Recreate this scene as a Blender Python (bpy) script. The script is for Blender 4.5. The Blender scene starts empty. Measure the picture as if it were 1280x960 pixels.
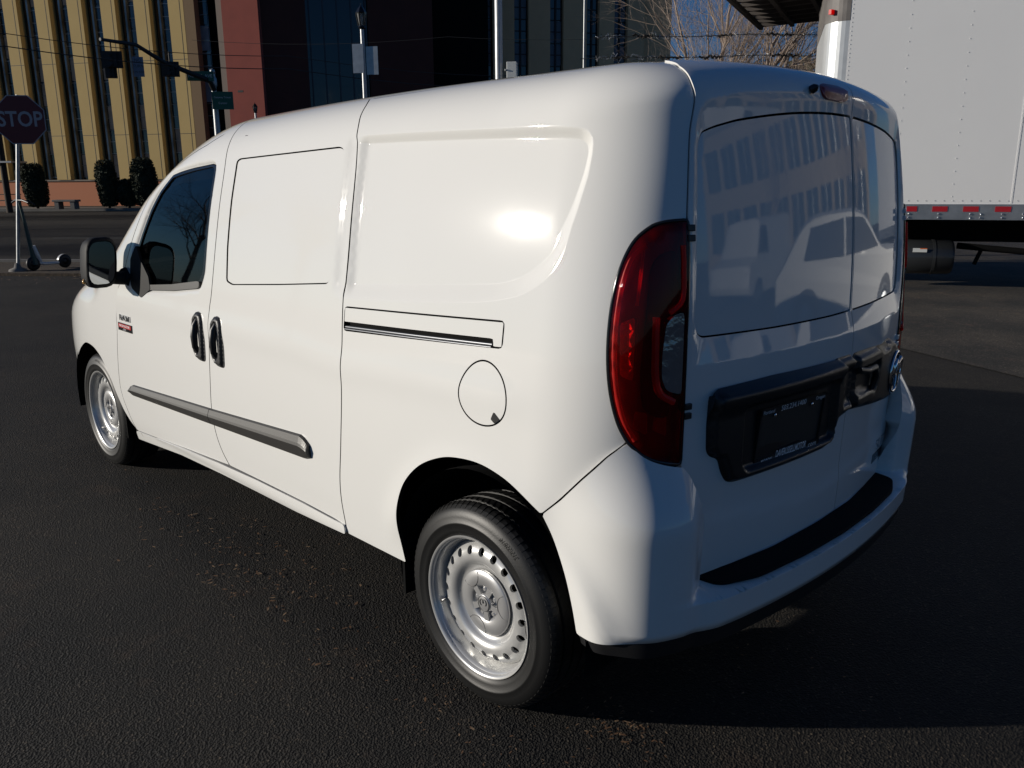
import bpy, bmesh, math, random
import numpy as np
from mathutils import Vector, Matrix
from mathutils.geometry import delaunay_2d_cdt
R = math.radians
# ------------------------------------------------------------------ van skin
# van frame: x forward from the rear axle, y to the left, z up, metres
def ip(v, xs, ys):
    """smooth (Catmull-Rom) interpolation through a table"""
    xs = np.asarray(xs, float); ys = np.asarray(ys, float); v = np.asarray(v, float)
    m = np.gradient(ys, xs)
    v = np.clip(v, xs[0], xs[-1])
    i = np.clip(np.searchsorted(xs, v) - 1, 0, len(xs) - 2)
    h = xs[i + 1] - xs[i]; t = (v - xs[i]) / h
    return ((2*t**3 - 3*t**2 + 1)*ys[i] + (t**3 - 2*t**2 + t)*h*m[i] + (-2*t**3 + 3*t**2)*ys[i+1] + (t**3 - t**2)*h*m[i+1])
def half_width(x, z):
    w = ip(z, [.15, .25, .33, .45, .6, .78, .93, 1.05, 1.2, 1.45, 1.7, 1.9],
              [.835, .862, .880, .893, .902, .906, .900, .889, .869, .8295, .7775, .738])
    w = w - .035*np.clip((.35 - x)/.9, 0, 1.2)**1.6 - .05*np.clip((x - 2.5)/1.4, 0, 1)**2
    return w
def rear_x(y, z):
    return ip(z, [.2, .45, .7, .95, 1.1, 1.3, 1.5, 1.7, 1.9],
                 [-.585, -.602, -.614, -.622, -.622, -.616, -.600, -.574, -.54]) + .16*y*y
def roof_z(x, y):
    return ip(x, [-.8, -.5, -.3, .07, .43, .84, 1.42, 1.85, 2.3],
                 [1.862, 1.870, 1.872, 1.871, 1.871, 1.865, 1.845, 1.824, 1.77]) - .085*y*y
def skin(x, y, z):
    ya = np.abs(y)
    a = ya - half_width(x, z)
    b = rear_x(ya, z) - x
    d = x - (3.98 - .27*ya*ya - .25*np.clip(z - .62, 0, 1)**1.3*1.6)
    roof = z - roof_z(x, ya)
    # windscreen plane through (2.12,1.76) and (3.08,1.08)
    ws = ((x - 2.15)*.68 + (z - 1.775)*.96)/1.176 + .10*ya*ya
    rr = .28
    p = np.maximum(roof + rr, 0); q = np.maximum(ws + rr, 0)
    cab = np.where((p > 0) & (q > 0), np.sqrt(p*p + q*q) - rr, np.maximum(roof, ws))
    hood = (z - (1.10 - .02*(x - 3.0) - .30*np.clip(x - 3.05, 0, 2)**2) + .05*ya*ya)*.95
    k = .05; h = np.clip(.5 + .5*(hood - cab)/k, 0, 1)
    top = hood*(1 - h) + cab*h - k*h*(1 - h)
    pw = 2.3
    fx = np.maximum(b/.26, d/.66)
    A = np.maximum(a/.19 + 1, 0); B = np.maximum(fx + 1, 0); Cc = np.maximum(top/np.where(x < 0, .165 - .06*np.clip(-x/.5, 0, 1), .165) + 1, 0)
    return (A**pw + B**pw + Cc**pw)**(1/pw) - 1
XR0, YA, LC, XF0 = -.30, .55, .50, 3.10
U1 = YA + LC; U2 = U1 + (XF0 - XR0); U3 = U2 + .9; U4 = U3 + YA
LV = .55
def zc_of(x): return ip(x, [-1, 1.8, 2.1, 2.5, 2.9, 3.2, 4], [1.42, 1.42, 1.35, 1.12, .90, .82, .80])
def chart(u, v):
    """origin and direction of the skin ray for chart S"""
    u = np.asarray(u, float); v = np.asarray(v, float)
    ph = np.where(u < U1, np.clip((u - YA)/LC, 0, 1)*(math.pi/2), math.pi/2 + np.clip((u - U2)/.9, 0, 1)*(math.pi/2))
    ox = np.where(u < U1, XR0, np.where(u < U2, XR0 + u - U1, XF0))
    oy = np.where(u < YA, u, np.where(u < U3, YA, YA - (u - U3)))
    hx, hy = -np.cos(ph), np.sin(ph)
    zc = zc_of(ox)
    el = np.clip((v - zc)/LV, 0, 1)*(math.pi/2)
    oz = np.minimum(v, zc)
    return np.stack([ox, oy, oz], -1), np.stack([hx*np.cos(el), hy*np.cos(el), np.sin(el)], -1)
def hit(O, D):
    lo = np.zeros(O.shape[:-1]); hi = np.full(O.shape[:-1], 1.6)
    for _ in range(26):
        m = (lo + hi)/2; P = O + D*m[..., None]
        ins = skin(P[..., 0], P[..., 1], P[..., 2]) < 0
        lo = np.where(ins, m, lo); hi = np.where(ins, hi, m)
    return O + D*((lo + hi)/2)[..., None]
def skinS(u, v):
    O, D = chart(u, v); return hit(O, D)
def skinT(x, y):
    x = np.asarray(x, float); y = np.asarray(y, float)
    O = np.stack([x, y, np.full(x.shape, .7)], -1); D = np.zeros(O.shape); D[..., 2] = 1
    return hit(O, D)
def skin_normal(P):
    e = 1e-4; n = np.zeros(P.shape)
    for i in range(3):
        d = np.zeros(3); d[i] = e
        a = P + d; b = P - d
        n[..., i] = skin(a[..., 0], a[..., 1], a[..., 2]) - skin(b[..., 0], b[..., 1], b[..., 2])
    return n/np.linalg.norm(n, axis=-1, keepdims=True)
CAM = dict(loc=(-1.70, 2.364, 1.562), yaw=R(-44.18), pitch=R(13.91), roll=R(-.41), f=1045/1280)
UV = {
 'rocker_top': [(3.95,0.311),(3.642,0.334),(3.3,0.359),(2.985,0.379),(2.641,0.389),(2.285,0.391),(2.009,0.387)],
 'rocker_bot': [(3.956,0.286),(3.557,0.32),(2.978,0.346),(2.796,0.343),(2.342,0.357),(2.007,0.377),(1.686,0.37)],
 'door_front': [(3.941,1.045),(3.973,0.932),(3.983,0.818),(4.048,0.575),(4.048,0.478),(4.003,0.389),(3.951,0.311)],
 'door_mid': [(2.914,1.877),(2.902,1.821),(2.894,1.776),(2.874,1.728),(2.868,1.652),(2.897,1.364),(2.918,1.123),(2.931,1.06),(2.94,0.903),(2.94,0.761),(2.977,0.617),(2.976,0.517),(2.939,0.444),(2.877,0.388)],
 'door_rear': [(2.059,1.951),(2.04,1.89),(2.021,1.843),(1.995,1.788),(1.971,1.567),(1.966,1.344),(1.973,1.216),(1.967,1.131),(1.962,1.036),(1.955,0.963),(1.969,0.812),(1.985,0.677),(2.014,0.553),(2.02,0.471),(2.006,0.38)],
 'window': [(3.39,1.63),(3.166,1.649),(2.998,1.666),(2.967,1.658),(2.969,1.61),(2.989,1.375),(3.0,1.191),(3.033,1.132),(3.055,1.124),(3.301,1.093),(3.694,1.056),(3.744,1.076),(3.747,1.206),(3.67,1.319),(3.579,1.448),(3.491,1.536),(3.42,1.597)],
 'glass': [(3.339,1.621),(3.165,1.639),(3.004,1.656),(2.99,1.648),(2.994,1.611),(3.009,1.374),(3.026,1.189),(3.057,1.153),(3.1,1.142),(3.302,1.117),(3.543,1.092),(3.706,1.079),(3.715,1.138),(3.712,1.206),(3.644,1.319),(3.558,1.444),(3.467,1.528),(3.39,1.588)],
 'sail': [(3.764,1.187),(3.74,1.225),(3.547,1.159),(3.532,1.077),(3.639,1.024),(3.757,1.07)],
 'panel': [(2.782,1.672),(2.759,1.682),(2.391,1.696),(2.075,1.709),(2.055,1.703),(2.048,1.692),(2.047,1.623),(2.047,1.429),(2.051,1.248),(2.07,1.223),(2.377,1.194),(2.744,1.163),(2.793,1.173),(2.8,1.299),(2.794,1.484),(2.785,1.62)],
 'rec_out': [(1.976,1.749),(1.584,1.745),(1.29,1.743),(1.086,1.74),(1.052,1.741),(1.019,1.734),(0.999,1.715),(0.997,1.682),(1.002,1.614),(1.028,1.481),(1.056,1.374),(1.076,1.337),(1.11,1.305),(1.151,1.279),(1.195,1.26),(1.265,1.244),(1.34,1.232),(1.655,1.204),(1.963,1.185)],
 'rec_in': [(1.967,1.722),(1.576,1.719),(1.272,1.719),(1.092,1.717),(1.054,1.716),(1.03,1.706),(1.024,1.685),(1.03,1.633),(1.062,1.49),(1.091,1.397),(1.11,1.367),(1.138,1.345),(1.169,1.324),(1.202,1.307),(1.242,1.294),(1.284,1.285),(1.661,1.253),(1.959,1.23)],
 'rail': [(1.969,1.156),(1.249,1.19),(1.241,1.185),(1.236,1.125),(1.243,1.118),(1.271,1.117),(1.538,1.103),(1.961,1.082)],
 'slot': [(1.964,1.108),(1.275,1.141),(1.271,1.12),(1.539,1.108),(1.962,1.084)],
 'fuel': [(1.311,1.076),(1.261,1.073),(1.218,1.041),(1.204,1.01),(1.212,0.966),(1.236,0.93),(1.262,0.911),(1.292,0.9),(1.331,0.903),(1.367,0.928),(1.383,0.965),(1.376,1.011),(1.351,1.054),(1.336,1.068)],
 'tail': [(0.672,1.464),(0.742,1.458),(0.789,1.439),(0.835,1.416),(0.873,1.343),(0.892,1.255),(0.897,1.153),(0.887,1.057),(0.866,0.973),(0.839,0.923),(0.797,0.888),(0.748,0.869),(0.678,0.85),(0.679,0.93),(0.679,1.076),(0.678,1.183),(0.674,1.286),(0.671,1.387)],
 'tail_clear': [(0.692,1.245),(0.721,1.237),(0.741,1.218),(0.747,1.139),(0.749,1.083),(0.736,1.054),(0.697,1.039),(0.695,1.149)],
 'tail_amber': [(0.867,1.214),(0.818,1.234),(0.82,1.155),(0.825,1.072),(0.862,1.085)],
 'tail_dark': [(0.787,1.27),(0.78,1.347),(0.756,1.376),(0.698,1.392),(0.691,1.287),(0.734,1.235),(0.76,1.222),(0.762,1.07),(0.714,1.023),(0.707,0.978),(0.752,0.976),(0.793,1.001),(0.803,1.086)],
 'bump_seam': [(1.072,0.698),(1.013,0.753),(0.952,0.821),(0.888,0.886),(0.84,0.922)],
 'bump_edge': [(0.677,0.857),(0.663,0.826),(0.643,0.792),(0.618,0.74),(0.604,0.674),(0.568,0.606),(0.54,0.514),(0.517,0.454)],
 'crease': [(0.562,0.413),(0.532,0.411),(0.484,0.413),(0.416,0.406)],
 'corner_seam': [(0.511,1.945),(0.529,1.907),(0.58,1.853),(0.615,1.81),(0.614,1.769),(0.618,1.763),(0.633,1.751),(0.642,1.741),(0.649,1.713),(0.656,1.648),(0.666,1.528),(0.671,1.463),(0.677,1.287),(0.678,1.077),(0.677,0.857)],
 'centre_seam': [(-0.14,1.786),(-0.133,1.752),(-0.108,1.717),(-0.135,1.666),(-0.125,1.474),(-0.15,1.158),(-0.173,1.077),(-0.192,1.021)],
 'rec2': [(0.518,1.744),(0.548,1.743),(0.576,1.735),(0.596,1.71),(0.617,1.506),(0.626,1.334),(0.628,1.207),(0.622,1.182),(0.601,1.172),(0.278,1.164),(-0.15,1.158),(-0.472,1.156),(-0.548,1.162)],
 'rec2top': [(0.518,1.744),(0.398,1.735),(0.267,1.728),(0.113,1.719),(-0.113,1.715),(-0.333,1.711),(-0.488,1.706)],
 'band_out': [(0.655,1.111),(0.651,1.411),(0.632,1.647),(0.612,1.738),(0.583,1.768),(0.534,1.776),(0.444,1.77),(0.275,1.761),(0.005,1.75),(-0.127,1.749),(-0.286,1.748),(-0.465,1.75)],
 'band_low': [(0.655,1.111),(0.504,1.116),(0.341,1.115),(0.188,1.108),(-0.168,1.098),(-0.495,1.089)],
 'housing': [(0.575,1.027),(0.565,1.032),(0.55,1.032),(0.334,1.036),(0.017,1.029),(-0.199,1.02),(-0.423,1.01),(-0.459,1.018),(-0.507,1.002),(-0.561,0.962),(-0.619,0.896),(-0.627,0.841),(-0.564,0.803),(-0.241,0.834),(-0.029,0.839),(-0.033,0.785),(-0.016,0.768),(0.023,0.759),(0.246,0.761),(0.451,0.757),(0.479,0.768),(0.504,0.792),(0.521,0.832),(0.553,0.849),(0.567,0.865),(0.577,0.943)],
 'brake3': [(0.068,1.786),(0.044,1.79),(-0.065,1.784),(-0.102,1.78),(-0.105,1.77),(-0.087,1.757),(-0.056,1.754),(0.06,1.757),(0.084,1.763)],
 'knob': [(0.138,1.771)],
 'emblem': [(-0.584,0.924),(-0.544,0.971),(-0.48,0.965),(-0.452,0.911),(-0.483,0.846),(-0.535,0.829),(-0.601,0.855)],
 'badge': [(-0.471,0.624),(-0.637,0.647),(-0.651,0.61),(-0.488,0.572)],
 'mold_f': [(3.876,0.562),(3.839,0.572),(3.334,0.601),(2.976,0.622),(3.011,0.547),(3.362,0.524),(3.866,0.511),(3.906,0.528)],
 'mold_r': [(2.969,0.621),(2.587,0.649),(2.24,0.67),(2.211,0.661),(2.195,0.646),(2.187,0.609),(2.192,0.588),(2.206,0.58),(2.609,0.56),(3.005,0.546)],
 'h_f': [(3.069,1.02),(3.03,1.029),(2.996,1.024),(2.976,0.982),(2.976,0.83),(3.035,0.821),(3.062,0.828),(3.083,0.864),(3.092,0.93),(3.085,0.988)],
 'h_r': [(2.901,1.023),(2.861,1.033),(2.825,1.03),(2.805,0.984),(2.804,0.834),(2.861,0.827),(2.888,0.835),(2.908,0.875),(2.917,0.934),(2.913,0.999)],
 'ram': [(3.944,0.916),(3.769,0.916),(3.774,0.894),(3.946,0.891)],
 'pmc': [(3.948,0.875),(3.774,0.88),(3.774,0.842),(3.948,0.84)],
 'arch_r': [(1.662,0.393),(1.663,0.41),(1.679,0.49),(1.666,0.562),(1.623,0.65),(1.548,0.723),(1.456,0.766),(1.37,0.786),(1.289,0.786),(1.202,0.767),(1.14,0.738),(1.072,0.698),(1.03,0.634),(1.0,0.559),(0.982,0.479),(0.968,0.386)],
 'arch_f': [(4.987,0.529),(4.82,0.626),(4.581,0.684),(4.409,0.688),(4.312,0.661),(4.243,0.612),(4.185,0.549),(4.136,0.476),(4.08,0.404),(4.018,0.353),(3.952,0.316)],
 'bump_bot': [(0.966,0.385),(0.878,0.394),(0.818,0.381),(0.741,0.361),(0.622,0.329),(0.525,0.311),(0.652,0.338),(0.45,0.31),(0.201,0.289),(-0.107,0.268)],
 'hinge1': [(0.677,1.442),(0.651,1.444),(0.651,1.413),(0.678,1.412)],
 'deflicker': [(1.245,1.504)]}
SKYS, SUNS, EXPO = .062, 5.0, -0.2
# ------------------------------------------------------------------ helpers
random.seed(7); rng = np.random.default_rng(7)
SC = bpy.context.scene; COL = SC.collection
WORLD_PARTS = set()
def link(o, parent=None):
    COL.objects.link(o)
    if parent is not None:
        o.parent = parent
        if parent.name in WORLD_PARTS: o.matrix_parent_inverse = Matrix.Translation(-parent.location)   # parts given in world metres
    return o
def tag(o, label=None, cat=None, group=None, kind=None):
    if label: o['label'] = label
    if cat: o['category'] = cat
    if group: o['group'] = group
    if kind: o['kind'] = kind
    return o
def thing(name, label, cat, loc=(0, 0, 0), rz=0, group=None):
    o = bpy.data.objects.new(name, None); o.location = loc; o.rotation_euler = (0, 0, rz)
    link(o); return tag(o, label, cat, group)
class MB:
    """collects pieces of ONE mesh"""
    def __init__(s): s.v = []; s.f = []; s.m = []; s.sm = []; s.n = []
    def add(s, v, f, mi=0, smooth=False, nrm=None):
        k = len(s.v); s.v += [tuple(map(float, a)) for a in v]
        s.f += [tuple(int(i) + k for i in a) for a in f]
        s.m += [mi]*len(f); s.sm += [smooth]*len(f)
        s.n += ([None]*len(v) if nrm is None else [tuple(map(float, a)) for a in nrm])
        return s
    def box(s, c, d, mi=0, rz=0, mat=None):
        x, y, z = [a/2 for a in d]
        vs = [Vector((i*x, j*y, k*z)) for k in (-1, 1) for j in (-1, 1) for i in (-1, 1)]
        M = (mat or Matrix.Rotation(rz, 3, 'Z')); vs = [M @ v + Vector(c) for v in vs]
        return s.add(vs, [(0, 2, 3, 1), (4, 5, 7, 6), (0, 1, 5, 4), (2, 6, 7, 3), (0, 4, 6, 2), (1, 3, 7, 5)], mi)
    def tube(s, pts, r, n=8, mi=0, cap=True, smooth=True):
        pts = [Vector(p) for p in pts]; rs = r if isinstance(r, (list, tuple)) else [r]*len(pts)
        vs = []; prev = None
        for i, p in enumerate(pts):
            t = (pts[min(i+1, len(pts)-1)] - pts[max(i-1, 0)]).normalized()
            if prev is None: a = t.orthogonal().normalized()
            else: a = (prev - t*prev.dot(t)).normalized()
            prev = a; b = t.cross(a)
            for k in range(n):
                th = 2*math.pi*k/n; vs.append(p + (a*math.cos(th) + b*math.sin(th))*rs[i])
        fs = [(i*n + k, i*n + (k+1) % n, (i+1)*n + (k+1) % n, (i+1)*n + k) for i in range(len(pts)-1) for k in range(n)]
        s.add(vs, fs, mi, smooth)
        if cap:
            m = len(pts); s.add(vs[:n], [tuple(range(n-1, -1, -1))], mi); s.add(vs[(m-1)*n:], [tuple(range(n))], mi)
        return s
    def lathe(s, prof, n=64, c=(0, 0, 0), mi=0, axis='y', smooth=True, close=False):
        """prof: (radius, offset along axis)"""
        vs = []
        for r, h in prof:
            for k in range(n):
                th = 2*math.pi*k/n; a, b = r*math.cos(th), r*math.sin(th)
                p = (a, h, b) if axis == 'y' else ((a, b, h) if axis == 'z' else (h, a, b))
                vs.append((p[0]+c[0], p[1]+c[1], p[2]+c[2]))
        m = len(prof); rng_ = range(m if close else m-1)
        fs = [(i*n + k, ((i+1) % m)*n + k, ((i+1) % m)*n + (k+1) % n, i*n + (k+1) % n) for i in rng_ for k in range(n)]
        if axis != 'y': fs = [f[::-1] for f in fs]
        return s.add(vs, fs, mi, smooth)
    def prism(s, poly, h0, h1, mi=0, fn=lambda a, b, h: (a, b, h)):
        """2D polygon extruded from h0 to h1, placed by fn"""
        n = len(poly); vs = [fn(a, b, h0) for a, b in poly] + [fn(a, b, h1) for a, b in poly]
        s.add(vs, [tuple(range(n-1, -1, -1)), tuple(range(n, 2*n))] + [(i, (i+1) % n, n + (i+1) % n, n + i) for i in range(n)], mi)
        return s
    def build(s, name, mats, parent=None, bevel=0, seg=2, mirror=False, auto=None):
        me = bpy.data.meshes.new(name)
        v = [(a, -b, c) for a, b, c in s.v] if mirror else s.v
        f = [q[::-1] for q in s.f] if mirror else s.f
        me.from_pydata(v, [], f); me.update()
        for m in (mats if isinstance(mats, (list, tuple)) else [mats]): me.materials.append(m)
        me.polygons.foreach_set('material_index', s.m); me.polygons.foreach_set('use_smooth', s.sm)
        if any(x is not None for x in s.n):
            nn = []
            for i, x in enumerate(s.n):
                if x is None: nn.append((0, 0, 0))
                else: nn.append((x[0], -x[1], x[2]) if mirror else x)
            me.normals_split_custom_set_from_vertices(nn)
        o = bpy.data.objects.new(name, me); link(o, parent)
        if bevel:
            b = o.modifiers.new('bevel', 'BEVEL'); b.width = bevel; b.segments = seg; b.limit_method = 'ANGLE'; b.angle_limit = R(35)
            b.harden_normals = False
        return o
def copy_tree(o, parent=None, group=None):
    c = o.copy(); COL.objects.link(c); c.parent = parent
    for ch in o.children: copy_tree(ch, c)
    return c
# ------------------------------------------------------------------ materials
def mat(name, col, rough=.5, metal=0, coat=0, spec=.5, bump=None, var=None, coatr=.03):
    m = bpy.data.materials.new(name); m.use_nodes = True; nt = m.node_tree; b = nt.nodes['Principled BSDF']
    b.inputs['Base Color'].default_value = (*col, 1); b.inputs['Roughness'].default_value = rough
    b.inputs['Metallic'].default_value = metal; b.inputs['Coat Weight'].default_value = coat
    b.inputs['Coat Roughness'].default_value = coatr; b.inputs['Specular IOR Level'].default_value = spec
    tc = nt.nodes.new('ShaderNodeTexCoord')
    if var:   # (scale, amount, second colour)
        n = nt.nodes.new('ShaderNodeTexNoise'); n.inputs['Scale'].default_value = var[0]; n.inputs['Detail'].default_value = 6
        r = nt.nodes.new('ShaderNodeValToRGB'); r.color_ramp.elements[0].position = .5 - var[1]; r.color_ramp.elements[1].position = .5 + var[1]
        r.color_ramp.elements[0].color = (*col, 1); r.color_ramp.elements[1].color = (*var[2], 1)
        nt.links.new(tc.outputs['Object'], n.inputs['Vector']); nt.links.new(n.outputs['Fac'], r.inputs['Fac']); nt.links.new(r.outputs['Color'], b.inputs['Base Color'])
    if bump:  # (scale, strength, distance)
        n = nt.nodes.new('ShaderNodeTexNoise'); n.inputs['Scale'].default_value = bump[0]; n.inputs['Detail'].default_value = 4
        u = nt.nodes.new('ShaderNodeBump'); u.inputs['Strength'].default_value = bump[1]; u.inputs['Distance'].default_value = bump[2]
        nt.links.new(tc.outputs['Object'], n.inputs['Vector']); nt.links.new(n.outputs['Fac'], u.inputs['Height']); nt.links.new(u.outputs['Normal'], b.inputs['Normal'])
    return m
def tinted(name, tint, glossr=.03, ior=1.5, base=None, basew=0):
    """thin coloured pane: transparent tint under a fresnel reflection"""
    m = bpy.data.materials.new(name); m.use_nodes = True; nt = m.node_tree; nt.nodes.clear()
    out = nt.nodes.new('ShaderNodeOutputMaterial'); tr = nt.nodes.new('ShaderNodeBsdfTransparent'); tr.inputs[0].default_value = (*tint, 1)
    gl = nt.nodes.new('ShaderNodeBsdfGlossy'); gl.inputs['Roughness'].default_value = glossr; fr = nt.nodes.new('ShaderNodeFresnel'); fr.inputs['IOR'].default_value = ior
    mx = nt.nodes.new('ShaderNodeMixShader'); src = tr
    if base:
        df = nt.nodes.new('ShaderNodeBsdfDiffuse'); df.inputs[0].default_value = (*base, 1)
        m2 = nt.nodes.new('ShaderNodeMixShader'); m2.inputs[0].default_value = basew
        nt.links.new(tr.outputs[0], m2.inputs[1]); nt.links.new(df.outputs[0], m2.inputs[2]); src = m2
    nt.links.new(fr.outputs[0], mx.inputs[0]); nt.links.new(src.outputs[0], mx.inputs[1]); nt.links.new(gl.outputs[0], mx.inputs[2]); nt.links.new(mx.outputs[0], out.inputs[0])
    return m
def paint(name, lo, hi):
    # white two-layer paint; fine polishing scratches widen the gleam of the clear coat
    m = mat(name, (.76, .755, .73), .20, 0, 1, .008, var=(1.1, .3, (.745, .742, .715)), coatr=.03)
    nt = m.node_tree; b = nt.nodes['Principled BSDF']; tc = nt.nodes.new('ShaderNodeTexCoord')
    n = nt.nodes.new('ShaderNodeTexNoise'); n.inputs['Scale'].default_value = 260; n.inputs['Detail'].default_value = 3
    u = nt.nodes.new('ShaderNodeBump'); u.inputs['Strength'].default_value = .018; u.inputs['Distance'].default_value = .001
    nt.links.new(tc.outputs['Object'], n.inputs['Vector']); nt.links.new(n.outputs['Fac'], u.inputs['Height']); nt.links.new(u.outputs['Normal'], b.inputs['Coat Normal'])
    n2 = nt.nodes.new('ShaderNodeTexNoise'); n2.inputs['Scale'].default_value = 9; n2.inputs['Detail'].default_value = 8
    mr = nt.nodes.new('ShaderNodeMapRange'); mr.inputs['To Min'].default_value = lo; mr.inputs['To Max'].default_value = hi
    nt.links.new(tc.outputs['Object'], n2.inputs['Vector']); nt.links.new(n2.outputs['Fac'], mr.inputs['Value']); nt.links.new(mr.outputs[0], b.inputs['Coat Roughness'])
    return m
PAINT = paint('white_paint', .006, .026); PAINTS = paint('swirl_marked_white_paint', .018, .055)
BLACKP = mat('black_plastic', (.013, .013, .014), .40, bump=(350, .25, .001))
TRIM = mat('grey_trim_plastic', (.036, .034, .032), .42, bump=(420, .2, .001))
GLOSSB = mat('gloss_black', (.012, .012, .013), .12)
VOID = mat('matt_black', (.006, .006, .006), .9, spec=.1)
RUBBER = mat('rubber', (.010, .010, .010), .46, bump=(220, .25, .001), spec=.4)
STEEL = mat('silver_wheel_paint', (.56, .56, .55), .30, .45, coat=.5)
CHROME = mat('chrome', (.75, .75, .76), .07, 1)
GALV = mat('galvanised_steel', (.42, .43, .43), .45, .6, var=(14, .25, (.30, .31, .32)))
DARKGLASS = tinted('tinted_glass', (.26, .29, .28), .015, 1.55)
REDLENS = tinted('red_lens', (.98, .13, .11), .02, 1.36, (.75, .012, .010), .05)
CLEARLENS = tinted('clear_lens', (.75, .75, .75), .03)
RED = mat('red_reflector', (1.0, .05, .04), .35, 0, .3)
def translucent(m, w, col):
    nt = m.node_tree; b = nt.nodes['Principled BSDF']; o = nt.nodes['Material Output']; t = nt.nodes.new('ShaderNodeBsdfTranslucent'); t.inputs[0].default_value = (*col, 1)
    x = nt.nodes.new('ShaderNodeMixShader'); x.inputs[0].default_value = w; nt.links.new(b.outputs[0], x.inputs[1]); nt.links.new(t.outputs[0], x.inputs[2]); nt.links.new(x.outputs[0], o.inputs[0])
translucent(RED, .75, (1.0, .05, .04))
DKRED = mat('dark_red_plastic', (.26, .008, .008), .2, 0, .6)
REDBADGE = mat('red_badge', (.42, .02, .02), .3)
WHITETXT = mat('white_lettering', (.82, .84, .86), .5)
SATIN = mat('satin_black', (.010, .010, .011), .6, spec=.2)
PADM = mat('step_pad_rubber', (.008, .008, .009), .8, spec=.12, bump=(160, .5, .002))
# ------------------------------------------------------------------ chart patches
def fillet(poly, r=.02, closed=True, n=5):
    P = [np.array(p, float) for p in poly]; out = []; m = len(P)
    for i in range(m):
        if not closed and i in (0, m-1): out.append(P[i]); continue
        a, b, c = P[i-1], P[i], P[(i+1) % m]
        la, lc = np.linalg.norm(a-b), np.linalg.norm(c-b)
        if min(la, lc) < 1e-6: continue
        ra, rc = min(r, la*.45), min(r, lc*.45)
        p0 = b + (a-b)/la*ra; p2 = b + (c-b)/lc*rc
        for k in range(n+1):
            t = k/n; out.append((1-t)**2*p0 + 2*t*(1-t)*b + t*t*p2)
    return np.array(out)
def curve(poly, n=6):
    """smooth open curve through the points"""
    P = [np.array(p, float) for p in poly]; P = [2*P[0]-P[1]] + P + [2*P[-1]-P[-2]]; out = []
    for i in range(1, len(P)-2):
        a, b, c, d = P[i-1:i+3]
        for k in range(n):
            t = k/n; out.append(tuple(.5*(2*b + (c-a)*t + (2*a-5*b+4*c-d)*t*t + (3*b-a-3*c+d)*t**3)))
    out.append(tuple(P[-2])); return out
def resample(P, d, closed=True):
    P = np.array(P, float)
    if closed: P = np.vstack([P, P[:1]])
    s = np.r_[0, np.cumsum(np.linalg.norm(np.diff(P, axis=0), axis=1))]
    n = max(3, int(round(s[-1]/d))); t = np.linspace(0, s[-1], n+1)
    # keep the shape: sample uniformly, corners are already rounded
    Q = np.stack([np.interp(t, s, P[:, 0]), np.interp(t, s, P[:, 1])], 1)
    return Q[:-1] if closed else Q
def area(P): return .5*np.sum(P[:, 0]*np.roll(P[:, 1], -1) - np.roll(P[:, 0], -1)*P[:, 1])
def inset(P, g):
    if area(P) < 0: P = P[::-1]
    t = np.roll(P, -1, 0) - np.roll(P, 1, 0); t /= np.linalg.norm(t, axis=1, keepdims=True) + 1e-12
    return P + np.stack([-t[:, 1], t[:, 0]], 1)*g
def inside(P, x, y):
    c = np.zeros(x.shape, bool)
    for i in range(len(P)):
        x1, y1 = P[i-1]; x2, y2 = P[i]
        if y1 == y2: continue
        c ^= ((y1 > y) != (y2 > y)) & (x < (x2-x1)*(y-y1)/(y2-y1) + x1)
    return c
def dist(P, x, y, closed=True):
    d = np.full(np.shape(x), 1e9); P = np.asarray(P, float)
    for i in range(0 if closed else 1, len(P)):
        a = P[i-1]; b = P[i]; ab = b-a; L = ab@ab + 1e-12
        t = np.clip(((x-a[0])*ab[0] + (y-a[1])*ab[1])/L, 0, 1)
        d = np.minimum(d, (x-a[0]-t*ab[0])**2 + (y-a[1]-t*ab[1])**2)
    return np.sqrt(d)
def sdist(P, x, y):
    """positive inside"""
    d = dist(P, x, y); return np.where(inside(P, x, y), d, -d)
def sstep(t): t = np.clip(t, 0, 1); return t*t*(3 - 2*t)
def posS(u, v):
    P = skinS(np.abs(u), v); P[..., 1] = np.where(u < 0, -P[..., 1], P[..., 1]); return P
def posT(u, v): return skinT(u, v)
DONE = {}
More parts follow.
